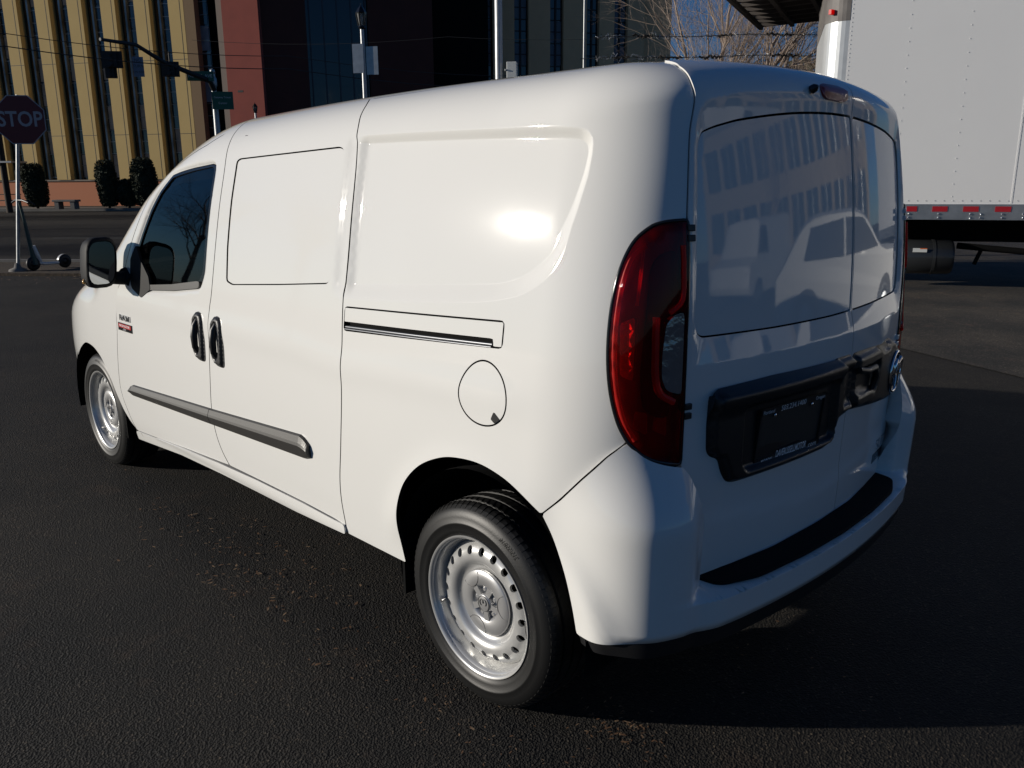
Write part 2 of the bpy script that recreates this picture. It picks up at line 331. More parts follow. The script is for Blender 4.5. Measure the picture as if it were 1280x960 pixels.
def patch(name, poly, mats, parent, chart='S', holes=(), disp=None, off=0., gap=.002, lip=.012, grid=.02, bd=.009, extra=(), mi=0, r=.012, mirror=False, mb=None, build=True, fillets=True, smooth_eps=.0015, lipm=0):
    """a curved sheet of the skin cut along `poly` (chart metres), with its edges turned inward"""
    pos = posS if chart == 'S' else posT
    key = (name, repr([tuple(np.round(q, 4)) for q in poly]), chart, off, gap, grid, lip, len(holes))
    if mirror and build and mb is None and key in DONE: return DONE[key].build(name, mats, parent, mirror=True)
    B = resample(fillet(poly, r) if fillets else poly, bd); B = inset(B, gap)
    H = [inset(resample(fillet(h, r), bd), -gap) for h in holes]
    x0, y0 = B.min(0); x1, y1 = B.max(0)
    gx, gy = np.meshgrid(np.arange(x0, x1, grid), np.arange(y0, y1, grid)); gx = gx + (np.arange(gx.shape[0]) % 2)[:, None]*grid/2
    pts = np.stack([gx.ravel(), gy.ravel()], 1)
    for e in extra: pts = np.vstack([pts, e])
    def keep(p):
        k = inside(B, p[:, 0], p[:, 1]) & (dist(B, p[:, 0], p[:, 1]) > bd*.45)
        for h in H: k &= ~inside(h, p[:, 0], p[:, 1]) & (dist(h, p[:, 0], p[:, 1]) > bd*.45)
        return p[k]
    pts = keep(pts)
    V = [Vector(p) for p in B]; E = [(i, (i+1) % len(B)) for i in range(len(B))]; loops = [list(range(len(B)))]
    for h in H:
        k = len(V); V += [Vector(p) for p in h]; E += [(k+i, k + (i+1) % len(h)) for i in range(len(h))]; loops.append([k+i for i in range(len(h))])
    V += [Vector(p) for p in pts]
    vo, eo, fo, ov, _, _ = delaunay_2d_cdt(V, E, [], 0, 1e-6)
    W = np.array([tuple(v) for v in vo]); F = np.array([f for f in fo if len(f) == 3])
    cen = W[F].mean(1); k = inside(B, cen[:, 0], cen[:, 1])
    for h in H: k &= ~inside(h, cen[:, 0], cen[:, 1])
    F = F[k]
    dfn = (lambda u, v: disp(u, v) + off) if disp else (lambda u, v: np.full(np.shape(u), off))
    def P3(u, v):
        p = pos(u, v)
        if disp or off:
            n = skin_normal(np.stack([p[..., 0], np.abs(p[..., 1]), p[..., 2]], -1)); n[..., 1] = np.where(p[..., 1] < 0, -n[..., 1], n[..., 1])
            p = p + n*dfn(u, v)[..., None]
        return p
    u, v = W[:, 0], W[:, 1]; P = P3(u, v)
    if disp:
        e = smooth_eps; du = P3(u+e, v) - P3(u-e, v); dv = P3(u, v+e) - P3(u, v-e); N = np.cross(du, dv)
        N /= np.linalg.norm(N, axis=1, keepdims=True) + 1e-15
        ref = skin_normal(np.stack([P[:, 0], np.abs(P[:, 1]), P[:, 2]], -1)); ref[:, 1] = np.where(P[:, 1] < 0, -ref[:, 1], ref[:, 1])
        N *= np.sign((N*ref).sum(1, keepdims=True)) 
    else:
        N = skin_normal(np.stack([P[:, 0], np.abs(P[:, 1]), P[:, 2]], -1)); N[:, 1] = np.where(P[:, 1] < 0, -N[:, 1], N[:, 1])
    # orient faces along N
    fn = np.cross(P[F[:, 1]] - P[F[:, 0]], P[F[:, 2]] - P[F[:, 0]]); flip = (fn*N[F].mean(1)).sum(1) < 0
    F[flip] = F[flip][:, ::-1]
    m = mb or MB(); m.add(P, F, mi, True, N)
    if lip:
        idx = {}
        for new, olds in enumerate(ov):
            for o_ in olds: idx[o_] = new
        for L in loops:
            ids = [idx[i] for i in L if i in idx]; n = len(ids); a = P[ids]; nn = N[ids]
            b = a - nn*lip; vs = np.vstack([a, b])
            # edge-wall normals point away from the sheet
            fs = [(i, (i+1) % n, n + (i+1) % n, n + i) for i in range(n)]
            m.add(vs, fs, lipm or mi, False)
    if not build: return m
    if mb is None: DONE[key] = m
    return m.build(name, mats, parent, mirror=mirror)
def loops_of(poly, ds, step=.01, r=.012):
    """rings of extra points along a feature edge"""
    B = resample(fillet(poly, r), step); return [inset(B, d) for d in ds]
def bar(us, top, bot, prof, mi=0, mb=None):
    """a trim bar swept along the skin: prof = [(share of the height from the top, stand-off)]"""
    mb = mb or MB(); k = len(prof); vs = []
    for u in us:
        a, b = top(u), bot(u)
        for t, h in prof:
            v = a + (b - a)*t; P = posS(np.array([float(u)]), np.array([v])); vs.append((P + skin_normal(P)*h)[0])
    n = len(us)
    mb.add(vs, [(i*k+j, i*k+j+1, (i+1)*k+j+1, (i+1)*k+j) for i in range(n-1) for j in range(k-1)], mi, False)
    mb.add(vs[:k], [tuple(range(k))], mi); mb.add(vs[-k:], [tuple(range(k-1, -1, -1))], mi)
    return mb
def text_mesh(s, size, depth=.0, align='CENTER', bold=0):
    c = bpy.data.curves.new('t', 'FONT'); c.body = s; c.size = size; c.extrude = depth; c.align_x = align; c.align_y = 'CENTER'; c.offset = bold; c.resolution_u = 3
    o = bpy.data.objects.new('t', c); COL.objects.link(o); dg = bpy.context.evaluated_depsgraph_get()
    me = bpy.data.meshes.new_from_object(o.evaluated_get(dg)); v = [tuple(p.co) for p in me.vertices]; f = [tuple(p.vertices) for p in me.polygons]
    bpy.data.objects.remove(o); bpy.data.curves.remove(c); bpy.data.meshes.remove(me)
    return v, f
def add_text(mb, s, size, fn, mi=0, depth=.0, sx=1, bold=0):
    """fn maps (x, y, z) of the lettering to the place where it stands"""
    v, f = text_mesh(s, size, depth, bold=bold); mb.add([fn(a*sx, b, c) for a, b, c in v], f, mi)
# ------------------------------------------------------------------ the van
WB = 3.109
van = thing('cargo_van', 'white windowless cargo van parked in the foreground, sunlit side, shaded rear doors', 'van')
arch_r = curve([(1.668, .355), (1.677, .42), (1.680, .49), (1.668, .563), (1.626, .648), (1.548, .722), (1.450, .770), (1.365, .788), (1.280, .790), (1.195, .772), (1.129, .743), (1.062, .704)]) + curve([(1.062, .704), (1.023, .64), (.993, .565), (.976, .485), (.963, .392)])
arch_f = curve([(5.035, .24), (5.03, .40), (4.987, .529), (4.82, .626), (4.60, .690), (4.42, .694), (4.312, .661), (4.243, .612), (4.185, .549), (4.136, .476), (4.08, .404), (4.018, .353)]) + [(3.952, .316)]
NA = 67
dfl = curve(UV['door_front'][:-1], 4) + [UV['door_front'][-1]]; dml = curve([(2.935, 1.94), (2.912, 1.87), (2.897, 1.80), (2.883, 1.73), (2.878, 1.64), (2.897, 1.364), (2.918, 1.123), (2.932, 1.05), (2.940, .90), (2.952, .76), (2.974, .617), (2.966, .517), (2.935, .444), (2.885, .386)], 4)
drl = curve([(2.075, 1.94), (2.040, 1.89), (2.016, 1.83), (1.990, 1.76), (1.973, 1.62), (1.966, 1.35), (1.970, 1.20), (1.966, 1.10), (1.960, 1.0), (1.964, .83), (1.982, .69), (2.008, .56), (2.014, .47), (2.006, .38)], 4)
csm = curve([(.505, 1.955), (.53, 1.905), (.58, 1.853), (.609, 1.812), (.617, 1.775), (.630, 1.752), (.646, 1.715), (.658, 1.64), (.668, 1.528), (.672, 1.463)], 4)
tail_out = curve([(.672, 1.464), (.742, 1.459), (.790, 1.443), (.838, 1.408), (.873, 1.343), (.892, 1.255), (.897, 1.153), (.888, 1.057), (.866, .975), (.839, .924)], 4)
tail_low = curve([(.839, .924), (.797, .888), (.748, .867), (.678, .850)], 4)
tail = tail_out + tail_low[1:] + [(.679, .93), (.679, 1.076), (.678, 1.183), (.674, 1.286), (.672, 1.387)]; tail_side = tail_out          # over the top and down the outer edge to the bumper seam
# --- rear quarter (part of the body shell)
rec_in = [(2.03, 1.722)] + UV['rec_in'] + [(2.03, 1.235)]
def ramp_in(Pin, Pout, u, v, depth):
    a = dist(np.array(Pin), u, v, False); b = dist(np.array(Pout), u, v, False); ins = inside(np.array(Pin), u, v); outs = ~inside(np.array(Pout), u, v)
    t = b/(a + b + 1e-9); return -depth*np.where(ins, 1, np.where(outs, 0, t*t*(3-2*t)*.25 + t*.75))
Rin = fillet(rec_in, .02, False); Rout = fillet([(2.03, 1.749)] + UV['rec_out'] + [(2.03, 1.18)], .02, False)
def quarter_disp(u, v):
    d = ramp_in(Rin, Rout, u, v, .017)
    d = d*(.35 + .65*sstep((1.975 - u)/.05))
    # flare round the wheel arch and a soft shoulder behind the door
    rr = np.hypot((u - 1.31), (v - .36)*1.0); d = d + .010*np.exp(-((rr - .40)/.055)**2)*sstep((v - .38)/.15)
    d = d + .006*np.exp(-((v - (.985 - .05*(u - 1.3)**2))/.05)**2)*sstep((u - 1.05)/.2)
    return d
quarter = [(2.008, .352)] + drl[::-1] + csm[0:1] + csm[1:] + tail_side[1:] + UV['bump_seam'][::-1][1:-1] + arch_r[NA-1::-1]
rail = [(2.03, 1.153)] + UV['rail'][1:7] + [(2.03, 1.081)]
FUEL = [(1.285 + .091*math.cos(t) - .006*math.sin(2*t), .991 + .089*math.sin(t)) for t in np.linspace(0, 2*math.pi, 41)[:-1]]
quarter_holes_left = [[(1.955, 1.157), (1.2275, 1.1915), (1.2275, 1.1215), (1.955, 1.0825)], FUEL]
body = MB()
ring = loops_of(rec_in, (-.02, -.010, -.003, .003, .010, .02), .011) + loops_of([(2.03, 1.749)] + UV['rec_out'] + [(2.03, 1.18)], (-.012, -.003, .003, .010), .011)
for side in (0, 1):
    m = MB()
    patch('q', quarter, PAINT, None, disp=quarter_disp, extra=ring if side == 0 else ring[1::2], holes=quarter_holes_left if side == 0 else [], gap=.0026, lip=.016, lipm=1, mb=m, build=False, grid=.022)
    # rocker sill
    rk = UV['rocker_top'] + [(2.004, .352), (2.35, .335), (2.98, .325), (3.4, .31), (3.958, .262)]
    patch('r', rk, PAINT, None, disp=lambda u, v: .006 + .004*np.sin(np.clip((v - .33)/.06, 0, 1)*3.14), gap=.0012, lip=.03, mb=m, build=False, grid=.025)
    # front wing and nose
    front = dfl[::-1] + [(3.90, 1.085), (3.862, 1.135), (3.83, 1.20), (3.77, 1.30), (3.70, 1.40), (3.61, 1.52), (3.50, 1.62), (3.40, 1.66), (3.3, 1.69), (3.2, 1.72), (3.1, 1.75), (3.0, 1.80), (2.925, 1.86), (2.909, 1.94)]
    front2 = [(3.0, 1.97), (3.4, 1.965)] + [(u, float(zc_of(XR0 + min(u, U2) - U1)) + LV) for u in np.arange(3.5, 5.9, .1)] + [(U4, 1.35), (U4, .22)] + [(5.06, .22)] + arch_f + [(3.958, .30)]
    wm = MB(); patch('f', front + front2, PAINT, None, gap=.0018, lip=.0, mb=wm, build=False, grid=.03, bd=.02, fillets=False)
    V = np.array(wm.v); Nn = np.array(wm.n)
    glass = []; shell = []
    for f in wm.f:
        c = V[list(f)].mean(0); n = Nn[list(f)].mean(0)
        isg = (c[2] > 1.085 and c[0] > 2.06 and n[0] > .30 and n[2] > .25 and abs(c[0] - (2.15 + (1.775 - c[2])*.96/.68)) < .16)
        (glass if isg else shell).append(f)
    m.add(wm.v, shell, 0, True, wm.n)
    if side == 0: wsmb = MB()
    ws_v = wm.v if side == 0 else [(a, -b, c) for a, b, c in wm.v]; ws_n = wm.n if side == 0 else [(a, -b, c) for a, b, c in wm.n]
    wsmb.add(ws_v, glass if side == 0 else [f[::-1] for f in glass], 0, True, ws_n)
    # roof edge strip above the doors
    for rp in ([(2.055, 1.938), (2.905, 1.938), (2.905, 1.972), (2.055, 1.972)], [(.56, 1.945), (2.058, 1.942), (2.058, 1.972), (.56, 1.972)]):
        patch('s', rp, PAINT, None, gap=0, lip=.0, mb=m, build=False, grid=.05, fillets=False)
    if side == 1:
        m.v = [(a, -b, c) for a, b, c in m.v]; m.n = [None if q is None else (q[0], -q[1], q[2]) for q in m.n]; m.f = [f[::-1] for f in m.f]
    body.add(m.v, m.f, 0, True, None); body.m[-len(m.f):] = m.m; body.n[-len(m.v):] = m.n; body.sm[-len(m.f):] = m.sm
# roof, bonnet and windscreen centre
rt = MB(); patch('t', [(-.30, -.56), (-.30, .56), (2.10, .56), (2.10, -.56)], PAINT, None, chart='T', gap=0, lip=0, mb=rt, build=False, grid=.05, fillets=False)
patch('t', [(2.10, -.56), (2.10, .56), (3.10, .56), (3.10, -.56)], PAINT, None, chart='T', gap=0, lip=0, mb=rt, build=False, grid=.03, fillets=False)
V = np.array(rt.v); Nn = np.array(rt.n); g2 = []; s2_ = []
for f in rt.f:
    c = V[list(f)].mean(0); n = Nn[list(f)].mean(0)
    isg = c[2] > 1.085 and c[0] > 2.06 and n[0] > .30 and abs(c[0] - (2.15 + (1.775 - c[2])*.96/.68)) < .16
    (g2 if isg else s2_).append(f)
body.add(rt.v, s2_, 0, True, rt.n); wsmb.add(rt.v, g2, 0, True, rt.n)
body.build('body_shell', [PAINTS, VOID], van)
wsmb.build('windscreen', DARKGLASS, van)
# --- floor, wheel housings, bulkhead: what closes the van underneath and inside
fl = MB()
fl.box((1.55, 0, .385), (3.75, 1.22, .05)); fl.box((1.55, 0, .37), (2.1, 1.70, .04)); fl.box((-.42, 0, .42), (.2, 1.3, .08))
fl.box((1.0, 0, .34), (1.9, .25, .10)); fl.tube([(-.35, -.3, .30), (.2, -.35, .30), (2.4, -.3, .28)], .035, 10)
fl.box((0, 0, .30), (.12, 1.3, .10)); fl.box((WB, 0, .28), (.25, 1.2, .10))
fl.build('underbody', VOID, van)
for x in (0, WB):
    for s in (1, -1):
        w = MB(); n = 26; r = .40
        pr = [(math.cos(R(-12 + 204*i/n)), math.sin(R(-12 + 204*i/n))) for i in range(n+1)]
        vs = []
        for yy in (.58, .868): vs += [(x - .03*(x == 0) + a*r, s*yy, .35 + b*r) for a, b in pr]
        w.add(vs, [(i, i+1, n+2+i, n+1+i) for i in range(n)], 0, True); w.add(vs[:n+1], [tuple(range(n+1))], 0)
        if s == 1 or True:
            w.box((x + (.345 if x == 0 else -.36), s*.80, .33), (.012, .15, .19))      # mud flap
        w.build('wheel_arch_liner', VOID, van)
bk = MB(); bk.box((1.42, 0, 1.05), (.02, 1.5, 1.35)); bk.build('bulkhead', VOID, van)
# --- rear bumper
def bump_disp(u, v):
    a = np.abs(u)
    corner = (.050 + .044*sstep((a - .60)/.12))*sstep((1.05 - a)/.28)*sstep((.935 - v)/.24) + .004
    corner = corner*np.where(v < .36, 1, 1)
    mid = .114*(1 - sstep((a - .55)/.50)) + .004
    kk = np.clip(.5 + .5*(mid - corner)/.03, 0, 1); low = mid*kk + corner*(1 - kk) + .03*kk*(1 - kk)*sstep((.95 - a)/.2)
    low = low - .014*sstep((.435 - v)/.03)**2*sstep((.92 - a)/.1)           # tuck in at the lower edge
    low = corner + (low - corner)*sstep((.93 - a)/.14)
    rr = np.hypot(a - 1.31, v - .36); fl = .020*np.exp(-((rr - .405)/.045)**2)*sstep((.74 - v)/.28)     # wheel arch lip running down the corner
    low = low + fl; corner = corner + fl
    edge = .0035
    t = np.clip((v - .502)/.010, 0, 1)
    inner = np.where(a < .60, -.002, corner)             # ledge runs in to the doors
    blend = sstep((a - .575)/.05)
    upper = (1 - blend)*(-.004) + blend*corner
    return low*(1 - t) + upper*t
be = UV['bump_edge']
left_half = arch_r[NA:][::-1] + [(1.006, .758), (.948, .825), (.887, .889)] + tail_low[:-1] + [(.690, .852), (.672, .83), (.655, .79), (.635, .74), (.618, .674), (.600, .606), (.588, .545), (.575, .520)]
bumper = left_half + [(.30, .518), (0, .518), (-.30, .518)] + [(-a, b) for a, b in left_half[::-1]] + [(-.90, .404), (-.8, .410), (-.65, .408), (-.5, .404), (0, .408), (.5, .404), (.65, .408), (.8, .410), (.90, .404)]
ex = [np.array([(u, v) for u in np.arange(-.98, .98, .010)]) for v in (.490, .4975, .502, .512)] + [np.array([(s*u, v) for v in np.arange(.4, .84, .02) for s in (1, -1)]) for u in (.585, .605, .625, .645)]
bp = patch('bumper', bumper, PAINT, van, disp=bump_disp, extra=ex, gap=.001, lip=.085, grid=.022, r=.010)
lipm = MB()
lp = left_half[0:1] + [(.95, .385)]
ll = [(s, .414) for s in np.linspace(-.955, .955, 44)] + [(s, .360) for s in np.linspace(.955, -.955, 44)]
patch('bumper_skirt', ll, BLACKP, bp, disp=lambda u, v: bump_disp(u, v*0 + .45) - .010 - .010*sstep((.39 - v)/.03), gap=0, lip=.05, grid=.03, fillets=False)
padpts = [(-.605, .505), (-.53, .556), (-.61, .30), (-.627, 0), (-.61, -.30), (-.53, -.556), (-.605, -.54)]
pad = fillet([(-.548, .585), (-.585, .44), (-.612, .25), (-.620, 0), (-.612, -.25), (-.585, -.44), (-.548, -.585), (-.632, -.560), (-.680, -.44), (-.704, -.22), (-.712, 0), (-.704, .22), (-.680, .44), (-.632, .560)], .03)
pm = MB(); pm.prism([tuple(p) for p in pad], .503, .513); pm.build('step_pad', PADM, bp, bevel=.003)
# --- rear doors
r2L = [(.53, 1.722), (.585, 1.715), (.607, 1.69), (.612, 1.64), (.624, 1.40), (.628, 1.21), (.622, 1.182), (.60, 1.170)]
r2 = [(.45, 1.727), (.20, 1.730), (0, 1.731), (-.20, 1.730), (-.45, 1.727)] + [(-a, b) for a, b in r2L] + [(-.30, 1.163), (0, 1.160), (.30, 1.163)] + r2L[::-1]
bo = [(.652, 1.10), (.654, 1.412), (.636, 1.66), (.618, 1.738), (.59, 1.765), (.53, 1.775), (.30, 1.779), (0, 1.780), (-.30, 1.779), (-.53, 1.775), (-.59, 1.765), (-.618, 1.738), (-.636, 1.66), (-.654, 1.412), (-.652, 1.10), (0, 1.098)]
R2 = fillet(r2, .02); BO = fillet(bo, .03)
def rdoor_disp(u, v):
    a = dist(R2, u, v); b = dist(BO, u, v); ins = inside(R2, u, v); outs = ~inside(BO, u, v)
    t = b/(a + b + 1e-9); d = -.013*np.where(ins, 1, np.where(outs, 0, t))
    # crease low on the doors and a swell under the number plate
    d = d + .006*np.exp(-np.clip((.60 + .10*np.abs(u) - v), -1, 0)**2/.0009)*(v < 2) 
    return d + .004
def rdoor(u0, outer, s):
    """s=+1: left door (outer edge given in left chart), -1 right"""
    P = [(u0, .51)] + [(u0, 1.955)]
    O = [(s*a, b) for a, b in outer]
    return P + O
outer = [(.507, 1.955)] + csm[1:] + [(.677, 1.287), (.678, 1.077), (.676, .857), (.67, .75), (.66, .6), (.65, .51)]
exr = loops_of(r2, (-.02, -.01, -.003, .003, .008, .014), .011) + loops_of(bo, (-.006, .004), .02)
seam_u = -.142
r2top = [(.45, 1.727), (.20, 1.730), (0, 1.731), (seam_u + .007, 1.731)]
panL = r2L[::1][:0] + [(seam_u + .007, 1.161), (.0, 1.160), (.30, 1.163)] + r2L[::-1] + r2top
panR = [(seam_u - .007, 1.161), (-.30, 1.163)] + [(-a, b) for a, b in r2L[::-1]] + [(-.45, 1.727), (-.20, 1.730), (seam_u - .007, 1.731)]
dl = patch('rear_door', rdoor(seam_u, outer, 1), PAINT, van, holes=[panL], disp=rdoor_disp, extra=exr, gap=.0022, lip=.018, grid=.022, r=.008)
dr = patch('rear_door', rdoor(seam_u, outer, -1), PAINT, van, holes=[panR], disp=rdoor_disp, extra=exr, gap=.0022, lip=.018, grid=.022, r=.008)
for P_, D_ in ((panL, dl), (panR, dr)):
    patch('blank_panel', P_, PAINT, D_, off=-.0115, gap=.0022, lip=.012, grid=.03)
bkm = MB(); patch('q', [(-.66, .50), (-.66, 1.90), (.66, 1.90), (.66, .50)], VOID, None, disp=lambda u, v: -.034 + 0*u, gap=0, lip=0, grid=.05, mb=bkm, build=False)
bkm.build('door_aperture', VOID, van)
# number plate housing and handle panel
hl = [(.575, 1.020), (.55, 1.034), (.33, 1.037), (0, 1.030), (seam_u + .003, 1.027)]
hl2 = [(seam_u + .003, .845), (-.04, .838), (-.035, .79), (-.01, .764), (.03, .757), (.24, .757), (.45, .757), (.485, .765), (.51, .80), (.525, .84), (.555, .85), (.574, .868), (.580, .94)]
prec = [(.46, .985), (-.015, .985), (-.02, .80), (.0, .785), (.43, .785), (.455, .81)]   # the pocket that holds the plate
HP = fillet(hl + hl2, .015); PR = fillet(prec, .02)
def hous_disp(u, v):
    e = dist(HP, u, v); out = .026*sstep(e/.018)
    out = out + .020*sstep((v - .955)/.05)*sstep((1.045 - v)/.03)*sstep((u + .045)/.03)     # hood over the plate
    p = sdist(PR, u, v); out = out - .020*sstep(p/.014)
    g = sdist(fillet([(-.135, 1.0), (-.05, 1.0), (-.055, .87), (-.135, .87)], .02), u, v); out = out - .020*sstep(g/.02)
    return out
hh = patch('plate_housing', hl + hl2, BLACKP, dl, disp=hous_disp, off=.004, gap=.0, lip=.03, grid=.012, extra=loops_of(prec, (-.004, .003, .009), .012), r=.015)
hr = [(seam_u - .003, 1.027), (-.30, 1.022), (-.43, 1.013), (-.47, 1.020), (-.505, 1.022), (-.55, 1.010), (-.60, .975), (-.625, .92), (-.622, .86), (-.595, .82), (-.55, .803), (-.46, .806), (-.30, .826), (seam_u - .003, .845)]
HR = fillet(hr, .02)
def hand_disp(u, v):
    out = .026*sstep(dist(HR, u, v)/.018)
    g = sdist(fillet([(-.15, .985), (-.36, .98), (-.34, .87), (-.15, .885)], .03), u, v); return out - .022*sstep(g/.025)
ph = patch('handle_panel', hr, BLACKP, dr, disp=hand_disp, off=.004, gap=0, lip=.03, grid=.014, r=.02)
hd = MB()
def on(u, v, off=0.):
    P = posS(np.array([float(u)]), np.array([float(v)])); n = skin_normal(np.stack([P[:, 0], np.abs(P[:, 1]), P[:, 2]], -1)); n[:, 1] *= (-1 if u < 0 else 1)
    return Vector((P + n*off)[0]), Vector(n[0])
hd.tube([on(-.16, .975, .024)[0], on(-.22, .962, .028)[0], on(-.29, .962, .028)[0], on(-.32, .93, .026)[0], on(-.31, .885, .020)[0]], [.010, .012, .012, .011, .008], 10)
hd.build('door_handle', BLACKP, dr)
# emblem: chrome ring with a horned head on a black disc
ce, ne = on(-.531, .903, .032); ce = Vector(ce)
ex_ = Vector((0, 0, 1)).cross(ne).normalized(); ey_ = ne.cross(ex_)
def onE(a, b, h): return ce + ex_*a + ey_*b + ne*h
em = MB()
ringp = [(onE(.066*math.cos(t), .070*math.sin(t), .0)) for t in np.linspace(0, 2*math.pi, 41)]
em.tube(ringp, .006, 8, 0, cap=False)
em.prism([(.063*math.cos(t), .067*math.sin(t)) for t in np.linspace(0, 2*math.pi, 33)[:-1]], -.01, .0, 1, onE)
for s in (1, -1):
    em.tube([onE(s*.006, .030, .004), onE(s*.028, .044, .006), onE(s*.048, .030, .006), onE(s*.050, .004, .005), onE(s*.036, -.012, .004), onE(s*.027, .002, .005)], [.008, .010, .009, .008, .006, .004], 8, 0)
em.prism([(-.017, .034), (.017, .034), (.022, .012), (.013, -.030), (.008, -.050), (-.008, -.050), (-.013, -.030), (-.022, .012)], 0, .012, 0, onE)
em.build('emblem', [CHROME, GLOSSB], dr, bevel=.002)
# badge low on the right door
def chartfn(u0, v0, off, s=1, k=1.0):
    def f(a, b, h):
        p, n = on(u0 + s*a*k, v0 + b, off + h); return p
    return f
bd = MB()
bd.prism([(-.085, -.016), (.085, -.016), (.085, .018), (-.085, .018)], -.001, .004, 1, chartfn(-.556, .590, .007, -1, .9))
add_text(bd, 'CITY', .03, chartfn(-.556, .591, .012, -1), 0)
add_text(bd, 'SLT', .052, chartfn(-.562, .634, .010, -1), 0, .002, 1.5)
bd.build('model_badge', [CHROME, GLOSSB], dr)
# high brake lamp and washer nozzle
b3 = [(.058, 1.784), (.03, 1.789), (-.06, 1.788), (-.098, 1.782), (-.104, 1.772), (-.094, 1.758), (-.06, 1.753), (.04, 1.755), (.06, 1.762), (.066, 1.774)]
patch('high_brake_lamp', b3, mat('brake_lamp_red', (.30, .03, .03), .35, 0, .25), dl, disp=lambda u, v: .006*sstep(dist(fillet(b3, .008), u, v)/.01), off=.005, gap=0, lip=.012, grid=.01, bd=.006)
nz = MB(); p, n = on(.118, 1.770, .004); nz.tube([p, p + n*.012, p + n*.02], [.012, .011, .004], 12); nz.build('washer_nozzle', BLACKP, dl)
# hinges
for s in (1, -1):
    for v0 in (1.428, .99):
        h = MB()
        for dz in (-.012, .012): h.prism([(-.013, -.008), (.013, -.008), (.013, .008), (-.013, .008)], 0, .010, 0, chartfn(s*.664, v0 + dz, .002))
        h.build('hinge', PAINT if s < 0 else BLACKP, dl if s > 0 else dr, bevel=.002)
# --- number plate frame, black card behind, lettering
PC = Vector((-.627, .2281, .868)); tl = .10
pn = Vector((-1, .10, -.10)).normalized(); px_ = Vector((0, 0, 1)).cross(pn).normalized(); py_ = pn.cross(px_)
def onP(a, b, h): return PC + px_*a + py_*b + pn*h
fr = MB(); W2, H2 = .158, .082
for a0, a1, b0, b1 in ((-W2, W2, H2-.014, H2), (-W2, W2, -H2, -H2+.020), (-W2, -W2+.008, -H2, H2), (W2-.008, W2, -H2, H2)):
    fr.prism([(a0, b0), (a1, b0), (a1, b1), (a0, b1)], -.004, .004, 0, onP)
fr.prism([(-.048, -H2+.006), (.060, -H2+.006), (.056, -H2+.034), (-.044, -H2+.030)], -.003, .0052, 0, onP)
fr.prism([(-W2+.004, -H2+.004), (W2-.004, -H2+.004), (W2-.004, H2-.004), (-W2+.004, H2-.004)], -.008, -.002, 1, onP)
add_text(fr, 'www.', .024, lambda a, b, h: onP(a - .100, b - H2 + .012, .0058 + h), 2)
add_text(fr, 'DAVERUSSELLMOTOR', .030, lambda a, b, h: onP(a + .012, b - H2 + .018, .0062 + h), 2, 0, .50, .0006)
add_text(fr, '.com', .024, lambda a, b, h: onP(a + .118, b - H2 + .012, .0058 + h), 2)
add_text(fr, '503.234.1400', .022, lambda a, b, h: onP(a - .01, b + H2 - .008, .0058 + h), 2)
add_text(fr, 'Portland', .015, lambda a, b, h: onP(a - .125, b + H2 - .008, .0058 + h), 2)
add_text(fr, 'Oregon', .015, lambda a, b, h: onP(a + .122, b + H2 - .008, .0058 + h), 2)
for a in (-.089, .089): fr.lathe([(0, .0), (.006, 0), (.005, .004), (0, .005)], 12, (0, 0, 0), 3)
nv = len(fr.v)
for k, a in enumerate((-.089, .089)):
    s0 = nv - 2*48 + k*48
    for i in range(s0, s0 + 48): x, y, z = fr.v[i]; fr.v[i] = tuple(onP(a + x, .058 + z, y))
fr.build('licence_plate', [BLACKP, mat('black_card', (.02, .021, .021), .6), WHITETXT, CHROME], dl)
# ------------------------------------------------------------------ side doors, lamps, wheels
win = [(3.372, 1.626)] + UV['window'][1:] if len(UV['window']) > 15 else UV['window']
win = [(3.40, 1.62), (3.166, 1.649), (2.998, 1.666), (2.967, 1.658), (2.969, 1.61), (2.989, 1.375), (3.0, 1.191), (3.033, 1.132), (3.06, 1.124), (3.30, 1.093), (3.70, 1.060), (3.752, 1.080), (3.757, 1.206), (3.68, 1.325), (3.59, 1.448), (3.50, 1.545)]
door_f = [(2.935, .352)] + [(3.30, .359), (3.642, .334), (3.95, .311)] + dfl[::-1][1:] + [(3.90, 1.085), (3.862, 1.135), (3.83, 1.20), (3.77, 1.30), (3.70, 1.40), (3.61, 1.52), (3.50, 1.62), (3.40, 1.66), (3.3, 1.69), (3.2, 1.72), (3.1, 1.75), (3.0, 1.80), (2.925, 1.86), (2.905, 1.94)] + dml[1:-1] + [(2.885, .384)]
door_f = [(2.985, .379), (3.30, .359), (3.642, .334), (3.95, .311)] + dfl[::-1][1:] + [(3.90, 1.085), (3.862, 1.135), (3.83, 1.20), (3.77, 1.30), (3.70, 1.40), (3.61, 1.52), (3.50, 1.62), (3.40, 1.66), (3.3, 1.69), (3.2, 1.72), (3.1, 1.75), (3.0, 1.80), (2.955, 1.86)] + dml
door_s = drl + [(2.08, .387), (2.285, .391), (2.641, .389)] + dml[::-1]
WN = fillet(win, .02)
def fdoor_disp(u, v):
    return -.010*sstep(1 - dist(WN, u, v)/.018)*(v > 1.0) + .005*np.exp(-((v - .985)/.05)**2)
def sdoor_disp(u, v):
    return .006*np.exp(-((v - .963 - .02*sstep((u - 2.0)/.3))/.05)**2) - .0058*sstep((v - 1.19)/.05)*sstep((1.752 - v)/.03)*sstep((2.04 - u)/.045)
panelp = UV['panel']
